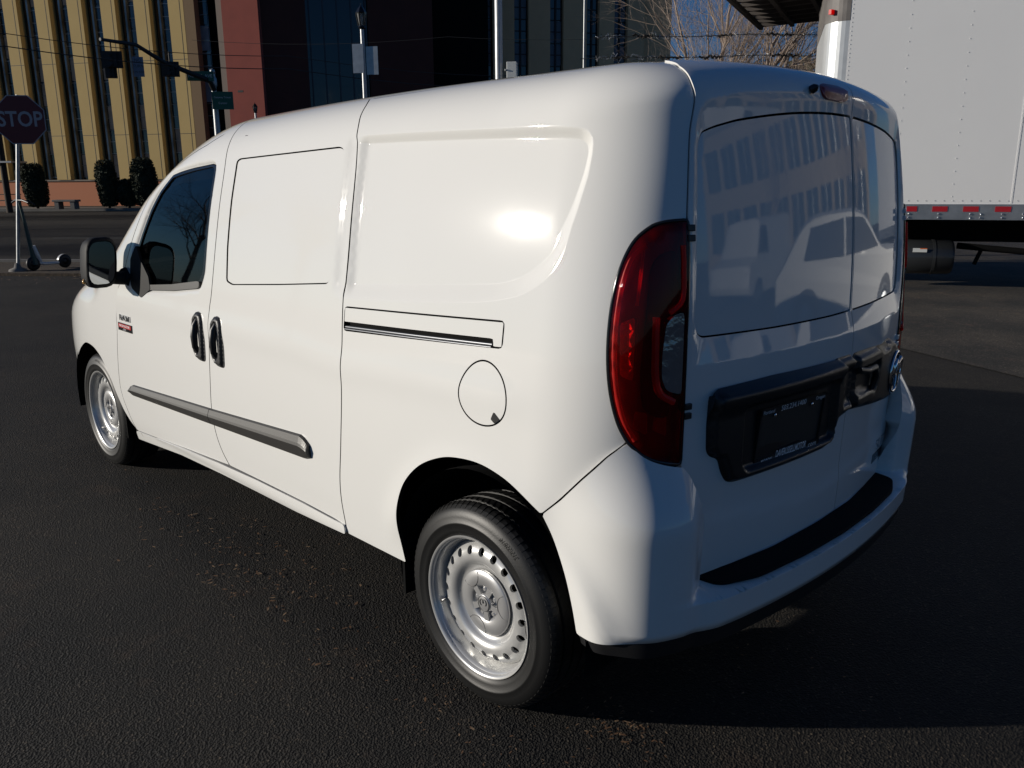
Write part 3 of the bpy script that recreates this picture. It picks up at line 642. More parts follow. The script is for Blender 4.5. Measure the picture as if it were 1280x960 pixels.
for side in (0, 1):
    mr = side == 1; S = -1 if mr else 1
    fd = patch('front_door', door_f, [PAINTS, VOID], van, holes=[win], disp=fdoor_disp, extra=loops_of(win, (-.008, -.016, -.03), .015), gap=.0026, lip=.016, lipm=1, grid=.026, mirror=mr)
    # black window frame, glass, sail corner
    gl = fillet([(3.385, 1.607), (3.166, 1.637), (3.004, 1.654), (2.985, 1.645), (2.990, 1.611), (3.009, 1.374), (3.026, 1.189), (3.057, 1.150), (3.10, 1.142), (3.302, 1.117), (3.70, 1.079), (3.735, 1.095), (3.737, 1.20), (3.66, 1.325), (3.572, 1.444), (3.487, 1.532)], .015)
    fb = MB(); patch('w', win, GLOSSB, None, holes=[gl[::3]], gap=.001, lip=.015, off=-.008, mb=fb, build=False, grid=.03)
    fb.build('window_frame', GLOSSB, fd, mirror=mr)
    patch('window_glass', [tuple(p) for p in gl[::2]], DARKGLASS, fd, gap=-.004, lip=0, off=-.014, grid=.05, mirror=mr)
    belt = [(3.035, 1.128), (3.06, 1.120), (3.30, 1.090), (3.60, 1.066), (3.615, 1.088), (3.302, 1.117), (3.06, 1.150), (3.035, 1.150)]
    patch('belt_moulding', belt, TRIM, fd, off=.002, gap=0, lip=.012, grid=.03, r=.004, mirror=mr, bd=.008)
    # side moulding
    PROF = [(0, 0), (.04, .012), (.30, .019), (.42, .0215), (.52, .0195), (.90, .0115), (1, .0)]
    endf = lambda u: np.clip((3.905 - u)/.045, 0, 1)
    bar(list(np.linspace(2.979, 3.85, 26)) + [3.87, 3.885, 3.895], lambda u: .622 - .052*(u - 2.979)/.93 - .03*(1 - endf(u)), lambda u: .548 - .036*(u - 2.979)/.93 + .016*(1 - endf(u)), PROF).build('side_moulding', TRIM, fd, mirror=mr)
    sd = patch('sliding_door', door_s, [PAINTS, VOID], van, holes=[panelp], disp=sdoor_disp, gap=.0026, lip=.016, lipm=1, grid=.022, mirror=mr)
    pp = patch('blank_panel', panelp, [PAINTS, VOID], sd, off=-.004, gap=.0020, lip=.016, grid=.03, mirror=mr)
    bkp = patch('panel_seal', [(2.04, 1.16), (2.04, 1.72), (2.81, 1.70), (2.81, 1.14)], VOID, sd, off=-.022, gap=0, lip=0, grid=.06, fillets=False, mirror=mr)
    endr = lambda u: math.sqrt(max(0, 1 - min(1, (u - 2.186)/.05)))
    bar([2.187, 2.190, 2.196, 2.205, 2.218] + list(np.linspace(2.24, 2.975, 22)), lambda u: .672 - .050*(u - 2.19)/.785 - .042*(1 - math.sqrt(min(1, max(0, (u - 2.184)/.05)))), lambda u: .580 - .032*(u - 2.19)/.785 + .012*endr(u)**4, PROF).build('side_moulding', TRIM, sd, mirror=mr)
    # door handles: bezel with a finger pocket and an upright grip
    for par, u0 in ((fd, 3.034), (sd, 2.862)):
        q = [(u0 - .012, .822), (u0 + .020, .826), (u0 + .046, .862), (u0 + .056, .93), (u0 + .050, .995), (u0 + .030, 1.022), (u0 - .005, 1.030), (u0 - .035, 1.025), (u0 - .052, .99), (u0 - .056, .90), (u0 - .055, .832), (u0 - .045, .822)]
        Q = fillet(q, .012)
        def hdisp(u, v, Q=Q, u0=u0):
            out = .014*sstep(dist(Q, u, v)/.016); e = np.hypot((u - u0)/.033, (v - .925)/.078); return out - .030*sstep((1.05 - e)/.3)
        hb = MB(); patch('h', q, BLACKP, None, disp=hdisp, off=.002, gap=0, lip=.01, grid=.008, bd=.006, mb=hb, build=False)
        g = [on(u0 + .0, .862, .006)[0], on(u0 + .003, .88, .017)[0], on(u0 + .004, .925, .020)[0], on(u0 + .003, .97, .017)[0], on(u0, .995, .006)[0]]
        hb.tube(g, [.010, .013, .015, .013, .010], 10)
        hb.build('door_handle', BLACKP, par, mirror=mr)
    if side == 0:
        bg = MB()
        def bf(u0, v0, off):
            return lambda a, b, h: on(u0 - a, v0 + b, off + h)[0]
        add_text(bg, 'RAM', .038, bf(3.857, .905, .003), 0, .002, 1.75, .0012)
        bg.build('maker_badge', [CHROME], fd)
        b2 = MB(); f2 = bf(3.861, .860, .001)
        b2.prism([(-.087, -.019), (.087, -.019), (.087, .019), (-.087, .019)], 0, .003, 0, f2)
        b2.prism([(-.080, -.004), (.080, -.004), (.080, .015), (-.080, .015)], .003, .0036, 1, f2)
        add_text(b2, 'PROMASTER', .0165, bf(3.861, .8655, .0055), 2, 0, 1.45)
        add_text(b2, 'CITY', .013, bf(3.861, .849, .0055), 2, 0, 1.3)
        b2.build('model_badge', [GLOSSB, REDBADGE, WHITETXT], fd)
    # mirror
    mi = MB()
    mc = Vector((2.50, .995, 1.185)); n_ = 22
    def mshape(t, k=1.0):
        c, s = math.cos(t), math.sin(t); e = .55
        return (k*.070*math.copysign(abs(c)**e, c), k*.118*math.copysign(abs(s)**e, s) )
    secs = [(.050, .86), (.046, .97), (.03, 1.0), (-.01, 1.0), (-.06, .90), (-.095, .66), (-.11, .30)]   # from the glass rim forward
    rows = []
    for dx, k in secs:
        rows.append([(mc[0] - dx, mc[1] + mshape(2*math.pi*i/n_, k)[0] + .012*(mshape(2*math.pi*i/n_, k)[1]/.118)*-1, mc[2] + mshape(2*math.pi*i/n_, k)[1]) for i in range(n_)])
    vs = [p for r_ in rows for p in r_]
    mi.add(vs, [(j*n_+i, j*n_+(i+1) % n_, (j+1)*n_+(i+1) % n_, (j+1)*n_+i) for j in range(len(secs)-1) for i in range(n_)], 0, True)
    mi.add(rows[-1], [tuple(range(n_))], 0)
    mi.tube([(2.47, .89, 1.105), (2.50, .95, 1.108), (2.50, .97, 1.118)], [.034, .030, .034], 12)
    mi.tube([(2.44, .875, 1.09), (2.50, .885, 1.13)], .03, 10)
    mo = mi.build('door_mirror', SATIN, van, mirror=mr)
    mg = MB(); mg.add([(mc[0] - .047, p[1], p[2]) for p in rows[0]], [tuple(range(n_))], 0)
    mgo = MB(); mgo.add([(mc[0] - .0475, mc[1] + (p[1]-mc[1])*.97, mc[2] + (p[2]-mc[2])*.97) for p in rows[0]], [tuple(range(n_-1, -1, -1))], 0)
    mgo.build('mirror_glass', mat('mirror_silver', (.5, .52, .53), .02, 1), mo, mirror=mr)
    ind = MB(); ind.lathe([(0, .0), (.012, .0), (.013, .008), (.008, .014), (0, .016)], 12, (2.50, 1.062, 1.10), 0)
    ind.build('indicator', mat('amber_lens', (.6, .35, .12), .1, 0, 1), mo, mirror=mr)
    sl = MB(); patch('s', [(3.780, 1.20), (3.775, 1.10), (3.757, 1.062), (3.64, 1.026), (3.59, 1.05), (3.535, 1.075), (3.56, 1.13), (3.66, 1.20), (3.72, 1.27)], SATIN, None, off=.004, gap=0, lip=.012, mb=sl, build=False, r=.01)
    sl.build('mirror_base', SATIN, fd, mirror=mr)
    # tail lamp
    T = fillet(tail, .012)
    back = MB(); patch('t', tail, VOID, None, off=-.035, gap=.0, lip=-.035, grid=.03, mb=back, build=False)
    tl_ = back.build('tail_lamp', DKRED, van, mirror=mr)
    def strip(pts, w, off, name, m, th=.010):
        c = resample(np.array(curve(pts, 4)), .010, False); g = MB(); g.tube([on(u, v, off + .015)[0] for u, v in c], w*.62, 10); g.build(name, m, tl_, mirror=mr)
    def inset_open(c, d):
        t = np.gradient(c, axis=0); t /= np.linalg.norm(t, axis=1, keepdims=True); return c + np.stack([-t[:, 1], t[:, 0]], 1)*d
    strip([(.80, 1.40), (.838, 1.375), (.862, 1.32), (.876, 1.24), (.880, 1.15), (.872, 1.06), (.853, .985), (.822, .93)], .011, -.008, 'light_guide', RED)
    strip([(.808, 1.39), (.815, 1.33), (.824, 1.26)], .007, -.006, 'light_guide', RED)
    strip([(.693, 1.40), (.692, 1.34), (.697, 1.27), (.735, 1.242)], .010, -.005, 'light_guide', RED)
    strip([(.772, 1.232), (.773, 1.16), (.772, 1.085), (.758, 1.045), (.72, 1.022)], .015, -.006, 'light_guide', RED)
    AM = [(.868, 1.216), (.828, 1.233), (.828, 1.156), (.831, 1.078), (.864, 1.09)]
    patch('reflector', AM, mat('pink_reflector', (.75, .10, .10), .15, 0, 1, bump=(90, .8, .01)), tl_, disp=lambda u, v: (.868 - u)*.42, off=-.006, gap=0, lip=.02, grid=.012, r=.006, mirror=mr)
    patch('lamp_bezel', UV['tail_dark'], mat('smoked_red', (.07, .005, .005), .25), tl_, off=-.016, gap=0, lip=.02, grid=.02, r=.02, mirror=mr)
    for (u0, v0) in ((.735, .955), (.80, .965)):
        patch('reflector', [(u0-.02, v0-.03), (u0+.022, v0-.012), (u0+.016, v0+.032), (u0-.018, v0+.026)], RED, tl_, off=-.018, gap=0, lip=.012, grid=.02, r=.006, mirror=mr)
    CL = [(.690, 1.243), (.722, 1.236), (.745, 1.214), (.755, 1.14), (.756, 1.084), (.742, 1.052), (.694, 1.037)]
    patch('reversing_lamp', CL, mat('reversing_lamp_grey', (.26, .26, .27), .12, .6, 1, bump=(25, .4, .01)), tl_, off=.010, gap=0, lip=.03, grid=.015, r=.012, mirror=mr)
    clh = fillet(CL, .012)
    patch('lens', tail, REDLENS, tl_, holes=[[tuple(p) for p in inset(clh, -.001)[::2]]], off=.006, disp=lambda u, v: .014*sstep(dist(np.array(tail_out + tail_low), u, v, False)/.03)*(.2 + .8*sstep((u - .68)/.14)), gap=.003, lip=.022, grid=.022, mirror=mr)
    rim = MB(); B = resample(T, .012); pts = [on(a, b, .004)[0] for a, b in B]; pts.append(pts[0]); rim.tube(pts, .005, 6, cap=False)
    rim.build('lamp_seal', GLOSSB, tl_, mirror=mr)
# sliding-door rail and its cover on the left side
cov = [(1.957, 1.157), (1.2275, 1.1915), (1.2275, 1.1215), (1.262, 1.1195), (1.264, 1.140), (1.957, 1.108)]
rc = patch('rail_cover', cov, [PAINTS, VOID], van, disp=quarter_disp, gap=.0026, lip=.012, lipm=1, grid=.03, r=.004)
sl = MB(); patch('s', [(1.975, 1.160), (1.22, 1.196), (1.22, 1.11), (1.975, 1.075)], VOID, None, off=-.016, gap=0, lip=0, grid=.05, fillets=False, mb=sl, build=False)
sl.build('rail_channel', VOID, rc)
sr = MB(); sr.tube([on(u, 1.1255 - (u - 1.27)*.0475, -.009)[0] for u in np.linspace(1.27, 1.955, 16)], .0055, 8)
sr.tube([on(u, 1.1185 - (u - 1.27)*.0475, -.004)[0] for u in np.linspace(1.27, 1.955, 16)], .0035, 8)
sr.build('rail', mat('rail_steel', (.13, .135, .145), .38, .8), rc)
ff = patch('fuel_flap', FUEL, [PAINTS, VOID], van, disp=quarter_disp, gap=.0022, lip=.012, lipm=1, grid=.02)
ub = MB(); patch('f', inset(np.array(FUEL), -.012).tolist(), VOID, None, off=-.02, gap=0, lip=0, mb=ub, build=False, fillets=False); ub.build('flap_well', VOID, ff)
nm_ = MB(); patch('n', [(1.238, .948), (1.216, .930), (1.236, .916), (1.250, .926)], VOID, None, disp=quarter_disp, off=.0014, gap=0, lip=.004, grid=.02, bd=.004, r=.002, mb=nm_, build=False); nm_.build('finger_notch', BLACKP, ff)
# --- seats and dashboard seen through the glass
SEAT = mat('grey_seat_cloth', (.16, .16, .165), .9)
for s in (1, -1):
    se = MB(); se.box((1.92, s*.42, .80), (.52, .50, .16)); se.box((1.68, s*.42, 1.10), (.14, .48, .62), mat=Matrix.Rotation(R(-14), 3, 'Y')); se.box((1.60, s*.42, 1.50), (.10, .26, .18))
    se.build('seat', SEAT, van, bevel=.04, seg=3)
da = MB(); da.box((2.60, 0, .98), (.45, 1.5, .22)); da.build('dashboard', VOID, van, bevel=.06, seg=3)
st = MB(); st.tube([Vector((2.28, .42 + .18*math.cos(t), 1.10 + .18*math.sin(t))) + Vector((.06*math.sin(t), 0, 0)) for t in np.linspace(0, 2*math.pi, 25)], .014, 8, cap=False); st.box((2.33, .42, 1.08), (.12, .10, .08)); st.build('steering_wheel', VOID, van)
# --- wheels
def make_wheel():
    """axis along y, outer face towards +y, centre at the origin"""
    m = MB()
    # barrel and flanges of the pressed steel wheel
    m.lathe([(.2205, .104), (.2215, .098), (.214, .093), (.206, .090), (.2035, .075), (.199, .060), (.196, .045), (.194, .030), (.192, -.02), (.192, -.09)], 96)
    m.lathe([(.2205, .104), (.2165, .1035), (.2105, .097), (.2085, .084), (.2045, .070), (.2010, .052)], 96)
    # disc: 20 oval holes cut through a dished ring
    def dish(r): return float(ip(r, [0, .05, .105, .118, .128, .145, .170, .186, .195, .2], [.052, .052, .053, .058, .070, .077, .072, .060, .046, .04]))
    out = [(.197*math.cos(t), .197*math.sin(t)) for t in np.linspace(0, 2*math.pi, 121)[:-1]]
    hs = []
    for k in range(20):
        a = 2*math.pi*(k+.5)/20; hs.append([((.1670 + .0128*math.cos(t))*math.cos(a) - .0118*math.sin(t)*math.sin(a), (.1670 + .0128*math.cos(t))*math.sin(a) + .0118*math.sin(t)*math.cos(a)) for t in np.linspace(0, 2*math.pi, 15)[:-1]])
    V = [Vector(p) for p in out]; E = [(i, (i+1) % len(out)) for i in range(len(out))]; LL = [list(range(len(out)))]
    for h in hs:
        k = len(V); V += [Vector(p) for p in h]; E += [(k+i, k+(i+1) % len(h)) for i in range(len(h))]; LL.append(list(range(k, k+len(h))))
    for r in (.01, .05, .09, .105, .112, .118, .123, .128, .136, .145, .187, .192):
        n = 60; V += [Vector((r*math.cos(2*math.pi*i/n), r*math.sin(2*math.pi*i/n))) for i in range(n)]
    vo, _, fo, ov, _, _ = delaunay_2d_cdt(V, E, [], 0, 1e-6); W = np.array([tuple(v) for v in vo]); F = np.array([f for f in fo if len(f) == 3]); c = W[F].mean(1)
    keep = np.ones(len(F), bool)
    for h in hs: keep &= ~inside(np.array(h), c[:, 0], c[:, 1])
    F = F[keep]; P = [(a, dish(math.hypot(a, b)), b) for a, b in W]; m.add(P, [f[::-1] for f in F], 0, True)
    for L in LL[1:]:
        ids = [next(i for i, o in enumerate(ov) if l in o) for l in L]; n = len(ids); top = [P[i] for i in ids]; bot = [(a*.985, b - .010, c_*.985) for a, b, c_ in top]
        m.add(top + bot, [(i, (i+1) % n, n+(i+1) % n, n+i) for i in range(n)], 0, False)
    w = m.build('wheel', STEEL, None)
    bk_ = MB(); bk_.lathe([(0, .0), (.19, .0)], 48); bk_.lathe([(0, -.10), (.30, -.10)], 48); bk_.lathe([(.13, -.02), (.13, .02), (.0, .02)], 40)
    bk_.build('brake_drum', VOID, w)
    # hub cover
    h = MB(); h.lathe([(.103, .044), (.104, .050), (.101, .053), (.080, .0555), (.060, .055), (.053, .050), (.047, .040), (.044, .030), (.020, .030)], 72)
    h.lathe([(.030, .030), (.029, .052), (.027, .056), (.020, .058), (0, .0585)], 40)
    for k in range(5):
        a = 2*math.pi*k/5 + math.pi/2
        for t in (-1, 1):   # webs between the pockets
            pass
        a2 = a + math.pi/5
        c, s = math.cos(a2), math.sin(a2)
        h.prism([(.026, -.008), (.056, -.011), (.056, .011), (.026, .008)], .030, .0535, 0, lambda x, y, z, c=c, s=s: (x*c - y*s, z, x*s + y*c))
        h.lathe([(.0095, .030), (.0095, .044), (.006, .047), (0, .047)], 6, (.041*math.cos(a), 0, .041*math.sin(a)), 0, smooth=False)
    for k in range(3):     # crescent grooves pressed into the cover
        a = R(60 + 120*k); cx, cz = .098*math.cos(a), .098*math.sin(a)
        pts = []
        for t in np.linspace(0, 2*math.pi, 61):
            x, z = cx + .038*math.cos(t), cz + .038*math.sin(t)
            if math.hypot(x, z) < .0995 and math.hypot(x, z) > .058: pts.append((t, x, z))
        run = []; seqs = []
        for t, x, z in pts:
            if run and t - run[-1][0] > .15: seqs.append(run); run = []
            run.append((t, x, z))
        if run: seqs.append(run)
        for q in seqs:
            if len(q) > 2: h.tube([(x, .0535 + .0015*(math.hypot(x, z) < .085), z) for _, x, z in q], .0016, 5, 1)
    for t0 in (-1, 1):
        h.tube([(t0*.006 + t0*.008*math.cos(t), .0595, .004 + .010*math.sin(t)) for t in np.linspace(-1.2, 3.4, 10)], .0016, 5, 1)
    h.tube([(.0235*math.cos(t), .0575, .0235*math.sin(t)) for t in np.linspace(0, 2*math.pi, 33)], .0016, 5, 1, cap=False)
    h.v = [(x, y + .013, z) for x, y, z in h.v]
    h.build('hub_cap', [mat('hub_cap_silver', (.46, .46, .46), .34, .6, bump=(900, .3, .0004)), mat('groove_grey', (.10, .10, .10), .5)], w)
    # tyre with ribs, shoulder blocks and sidewall bands
    t = MB()
    prof = [(.2215, .098), (.228, .104), (.238, .1075), (.255, .1095), (.257, .1112), (.262, .1112), (.264, .1095), (.278, .108), (.294, .102), (.304, .0945), (.311, .086)]
    tread = [(.3165, .074), (.3175, .066), (.3105, .0645), (.3105, .058), (.3185, .0565), (.3195, .026), (.312, .0245), (.312, .0165), (.3198, .015), (.3198, -.015), (.312, -.0165), (.312, -.0245), (.3195, -.026), (.3185, -.0565), (.3105, -.058), (.3105, -.0645), (.3175, -.066), (.3165, -.074)]
    inner_ = [(.311, -.086), (.300, -.098), (.278, -.107), (.255, -.107), (.225, -.100)]
    t.lathe(prof, 120); t.lathe(prof[-1:] + tread[:2], 120); t.lathe(tread[1:], 120, smooth=False); t.lathe(tread[-1:] + inner_, 72)
    n = 84
    for k in range(n):     # slanted cross grooves, raised shoulder blocks between them
        a = 2*math.pi*k/n
        c, s = math.cos(a), math.sin(a)
        t.add([(r*math.cos(a + da), y, r*math.sin(a + da)) for da, y, r in ((-.019, .066, .3190), (.019, .066, .3190), (.022, .076, .3178), (.023, .0865, .3125), (.023, .096, .3035), (-.016, .096, .3035), (-.016, .0865, .3125), (-.017, .076, .3178))] +
              [(r*math.cos(a + da), y, r*math.sin(a + da)) for da, y, r in ((-.019, .066, .312), (.019, .066, .312), (.022, .076, .312), (.023, .0865, .306), (.023, .096, .298), (-.016, .096, .298), (-.016, .0865, .306), (-.017, .076, .312))],
              [(0, 1, 2, 7), (7, 2, 3, 6), (6, 3, 4, 5)] + [(i, 8+i, 8+(i+1) % 8, (i+1) % 8) for i in range(8)], 0)
        for y0, y1, dd in ((.028, .054, .02), (-.012, .012, -.012), (-.054, -.028, -.02)):
            t.add([(.3203*math.cos(a + x), y, .3203*math.sin(a + x)) for x, y in ((-.017 + dd, y1), (.017 + dd, y1), (.017 - dd, y0), (-.017 - dd, y0))] + [(.314*math.cos(a + x), y, .314*math.sin(a + x)) for x, y in ((-.017 + dd, y1), (.017 + dd, y1), (.017 - dd, y0), (-.017 - dd, y0))],
                  [(0, 1, 2, 3)] + [(i, 4+i, 4+(i+1) % 4, (i+1) % 4) for i in range(4)], 0)
    txtv, txtf = text_mesh('215/55R16', .018); 
    t.add([((.282 + b)*math.cos(-a/.282 + 2.3), .1085, (.282 + b)*math.sin(-a/.282 + 2.3)) for a, b, c in txtv], txtf, 0)
    t.build('tyre', RUBBER, w)
    v = MB(); v.tube([(.196, .058, -.02), (.188, .075, -.02), (.186, .088, -.02)], [.005, .0045, .005], 8); v.build('valve', CHROME, w)
    wt = MB(); wt.box((-.2045, .092, -.03), (.004, .012, .05)); wt.build('balance_weight', CHROME, w)
    return w
wh = make_wheel()
wspots = [(0, .768, 0, 10), (WB, .762, 0, 40), (0, -.768, 180, 0), (WB, -.762, 180, 0)]
for i, (x, y, a, spin) in enumerate(wspots):
    w = wh if i == 0 else copy_tree(wh)
    w.parent = van; w.location = (x, y, .317)
    w.rotation_euler = (Matrix.Rotation(R(a), 3, 'Z') @ Matrix.Rotation(R(spin), 3, 'Y')).to_euler()
# ------------------------------------------------------------------ camera frame (used to measure where far things stand)
cy_, cp_, cr_ = CAM['yaw'], CAM['pitch'], CAM['roll']
FW = Vector((math.cos(cy_)*math.cos(cp_), math.sin(cy_)*math.cos(cp_), -math.sin(cp_)))
RT0 = Vector((math.sin(cy_), -math.cos(cy_), 0)); UP0 = RT0.cross(FW)
RT = RT0*math.cos(cr_) + UP0*math.sin(cr_); UP = -RT0*math.sin(cr_) + UP0*math.cos(cr_)
CL = Vector(CAM['loc'])
def at(px, py, d):
    """point at horizontal distance d along the viewing direction, seen at (px, py) of the 1280x960 photograph"""
    r = FW + RT*((px - 640)/1045) + UP*((480 - py)/1045)
    h = Vector((math.cos(cy_), math.sin(cy_), 0)); k = d/(r.x*h.x + r.y*h.y)
    return CL + r*k
def frame(az):
    n = Vector((math.cos(R(az)), math.sin(R(az)), 0)); t = Vector((-n.y, n.x, 0)); return n, t     # n towards the viewer, t to the viewer's right
# ------------------------------------------------------------------ materials of the place
def asphalt(name, base, scale=1.0, patches=True):
    m = bpy.data.materials.new(name); m.use_nodes = True; nt = m.node_tree; b = nt.nodes['Principled BSDF']; L = nt.links.new
    tc = nt.nodes.new('ShaderNodeTexCoord'); N = nt.nodes.new
    vo = N('ShaderNodeTexVoronoi'); vo.inputs['Scale'].default_value = 150*scale; L(tc.outputs['Object'], vo.inputs['Vector'])
    sp = N('ShaderNodeValToRGB'); e = sp.color_ramp.elements; e[0].position = .0; e[0].color = (base*.45, base*.43, base*.42, 1); e[1].position = .93; e[1].color = (base*1.25, base*1.18, base*1.08, 1)
    x = sp.color_ramp.elements.new(.985); x.color = (base*3.6, base*3.1, base*2.5, 1)
    sepr = N('ShaderNodeSeparateColor'); L(vo.outputs['Color'], sepr.inputs[0]); L(sepr.outputs[0], sp.inputs['Fac'])
    big = N('ShaderNodeTexNoise'); big.inputs['Scale'].default_value = .9; big.inputs['Detail'].default_value = 7; big.inputs['Roughness'].default_value = .65; L(tc.outputs['Object'], big.inputs['Vector'])
    br = N('ShaderNodeValToRGB'); br.color_ramp.elements[0].position = .38; br.color_ramp.elements[0].color = (.58, .58, .58, 1); br.color_ramp.elements[1].position = .66; br.color_ramp.elements[1].color = (1.55, 1.38, 1.18, 1)
    L(big.outputs['Fac'], br.inputs['Fac'])
    mx = N('ShaderNodeMix'); mx.data_type = 'RGBA'; mx.blend_type = 'MULTIPLY'; mx.inputs[0].default_value = 1; L(sp.outputs['Color'], mx.inputs[6]); L(br.outputs['Color'], mx.inputs[7])
    # brown grit that has gathered in drifts
    dn = N('ShaderNodeTexNoise'); dn.inputs['Scale'].default_value = 3.1; dn.inputs['Detail'].default_value = 9; dn.inputs['Roughness'].default_value = .75; L(tc.outputs['Object'], dn.inputs['Vector'])
    dr_ = N('ShaderNodeValToRGB'); dr_.color_ramp.elements[0].position = .56; dr_.color_ramp.elements[0].color = (0, 0, 0, 1); dr_.color_ramp.elements[1].position = .72; dr_.color_ramp.elements[1].color = (.55, .55, .55, 1); L(dn.outputs['Fac'], dr_.inputs['Fac'])
    m2 = N('ShaderNodeMix'); m2.data_type = 'RGBA'; L(dr_.outputs['Color'], m2.inputs[0]); L(mx.outputs[2], m2.inputs[6]); m2.inputs[7].default_value = (base*3.4, base*2.1, base*1.4, 1)
    L(m2.outputs[2], b.inputs['Base Color']); b.inputs['Roughness'].default_value = .82; b.inputs['Specular IOR Level'].default_value = .35
    bu = N('ShaderNodeBump'); bu.inputs['Strength'].default_value = 1.0; bu.inputs['Distance'].default_value = .0042
    n3 = N('ShaderNodeTexNoise'); n3.inputs['Scale'].default_value = 85*scale; n3.inputs['Detail'].default_value = 5; L(tc.outputs['Object'], n3.inputs['Vector'])
    ad = N('ShaderNodeMath'); ad.operation = 'ADD'; L(vo.outputs['Distance'], ad.inputs[0]); L(n3.outputs['Fac'], ad.inputs[1]); L(ad.outputs[0], bu.inputs['Height']); L(bu.outputs['Normal'], b.inputs['Normal'])
    return m
ASPH = asphalt('lot_asphalt', .0165); STREET = asphalt('street_asphalt', .017, .7)
DIRT = mat('littered_dirt', (.035, .026, .018), .95, bump=(40, 1, .02), var=(18, .2, (.09, .06, .035)))
CONC = mat('concrete', (.19, .18, .165), .85, bump=(60, .5, .004), var=(3, .25, (.13, .125, .115)))
WALLG = mat('ochre_stucco', (.54, .39, .16), .9, bump=(30, .3, .004), var=(1.2, .3, (.50, .36, .145)))
WALLR = mat('brick_red_stucco', (.27, .062, .045), .9, bump=(30, .3, .004), var=(1.5, .3, (.22, .05, .038)))
WALLS = mat('salmon_stucco', (.48, .19, .10), .9, bump=(30, .3, .004), var=(1.5, .3, (.48, .185, .095)))
WALLT = mat('taupe_stucco', (.66, .44, .25), .9, bump=(30, .3, .004), var=(1.5, .3, (.58, .385, .22)))
GREYS = mat('grey_stucco', (.22, .19, .16), .9)
WGLASS = mat('building_glass', (.02, .026, .03), .06, 0, 0, .9, var=(.45, .18, (.006, .008, .010)))
BLIND = mat('window_blinds', (.22, .24, .27), .5, var=(1.3, .2, (.10, .12, .15)))
MULL = mat('aluminium_mullion', (.30, .31, .31), .35, .7, var=(1.1, .2, (.10, .10, .10)))
DKMETAL = mat('dark_metal', (.022, .023, .024), .6, .2)
FOL = mat('dark_topiary', (.016, .026, .012), .85, var=(9, .2, (.03, .04, .018)))
BARK = mat('bare_twigs', (.36, .28, .225), .85, var=(5, .25, (.20, .155, .125)))
TRUCKW = mat('truck_white', (.80, .80, .79), .42, 0, .35, bump=(6, .12, .004), var=(.8, .3, (.76, .76, .755)), coatr=.25)
ALU = mat('brushed_aluminium', (.42, .44, .46), .38, .75, var=(7, .25, (.30, .32, .34)))
SIGNG = mat('street_sign_green', (.01, .10, .06), .4); SIGNW = mat('sign_white', (.55, .57, .56), .5); STOPR = mat('stop_sign_red', (.12, .010, .012), .42)
WOODP = mat('creosoted_wood', (.04, .028, .02), .9, bump=(12, .8, .01))
# ------------------------------------------------------------------ ground, street, verge
SUNAZ, SUNEL = 49.0, 12.2
gN, gT = frame(130.)
def gp(d, s, z=0):
    """d metres ahead of the camera's foot square to the street, s to the right"""
    p = CL - gN*d + gT*s; return (p.x, p.y, z)
def sheet(name, quad, z, m, sub=1):
    b = MB(); b.add([(x, y, z) for x, y, *_ in quad], [(0, 1, 2, 3)]); o = b.build(name, m)
    return tag(o, kind='structure')
sheet('ground', [(-260, -260), (260, -260), (260, 260), (-260, 260)], 0, ASPH)
sheet('street', [gp(15.2, -70), gp(15.2, 60), gp(41.5, 60), gp(41.5, -70)], .004, STREET)
vb = MB()
def slab(d0, d1, s0, s1, z0, z1, mb):
    q = [gp(d0, s0), gp(d0, s1), gp(d1, s1), gp(d1, s0)]
    mb.prism([(a, b) for a, b, _ in q], z0, z1)
slab(13.2, 15.05, -60, -4.6, -.1, .05, vb); tag(vb.build('verge', DIRT), kind='structure')
kb = MB(); slab(15.05, 15.22, -60, -4.6, -.1, .09, kb); slab(41.5, 41.7, -70, 60, -.1, .14, kb); tag(kb.build('kerb', CONC), kind='structure')
sw = MB(); slab(41.7, 44.0, -70, 60, -.1, .13, sw); tag(sw.build('pavement', CONC), kind='structure')
gr = MB(); slab(44.0, 47.2, -70, 60, -.1, .16, gr); tag(gr.build('planting_bed', DIRT), kind='structure')
lm = MB()
for d in (37.6, 28.2, 22.0):
    for s in (np.arange(-60, 55, 9.) if d != 37.6 else [-60]):
        L_ = 3 if d != 37.6 else 110
        q = [gp(d, s), gp(d, s + L_), gp(d + .14, s + L_), gp(d + .14, s)]; lm.add([(a, b, .008) for a, b, _ in q], [(0, 1, 2, 3)])
tag(lm.build('lane_markings', mat('worn_road_paint', (.16, .16, .15), .8, var=(3, .2, (.05, .05, .05)))), kind='structure')
# leaves and grit lying about (nobody could count them)
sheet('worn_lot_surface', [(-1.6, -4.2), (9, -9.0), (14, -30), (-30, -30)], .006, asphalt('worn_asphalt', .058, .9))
lf = MB()
def flake(x, y, s, z=.004):
    a = random.random()*6.28; w = s*random.uniform(.4, .8); tilt = random.uniform(-.5, .5)
    pts = [(-s, 0), (-.3*s, w*.5), (.5*s, w*.45), (s, 0), (.4*s, -w*.5), (-.4*s, -w*.45)]
    lf.add([(x + p*math.cos(a) - q*math.sin(a), y + p*math.sin(a) + q*math.cos(a), z + abs(q)*tilt*.6 + .002) for p, q in pts], [(0, 1, 2, 3, 4, 5)], random.choice((0, 0, 1)))
for _ in range(240): flake(random.gauss(1.35, .5), random.gauss(.93, .14), random.uniform(.004, .014))
for _ in range(90): flake(random.gauss(.05, .30), random.gauss(.98, .07), random.uniform(.003, .008))
for _ in range(110): flake(random.gauss(-.40, .07), random.gauss(.66, .05), random.uniform(.003, .009))
for _ in range(30): flake(random.uniform(-2, 5), random.uniform(.2, 6), random.uniform(.003, .008))
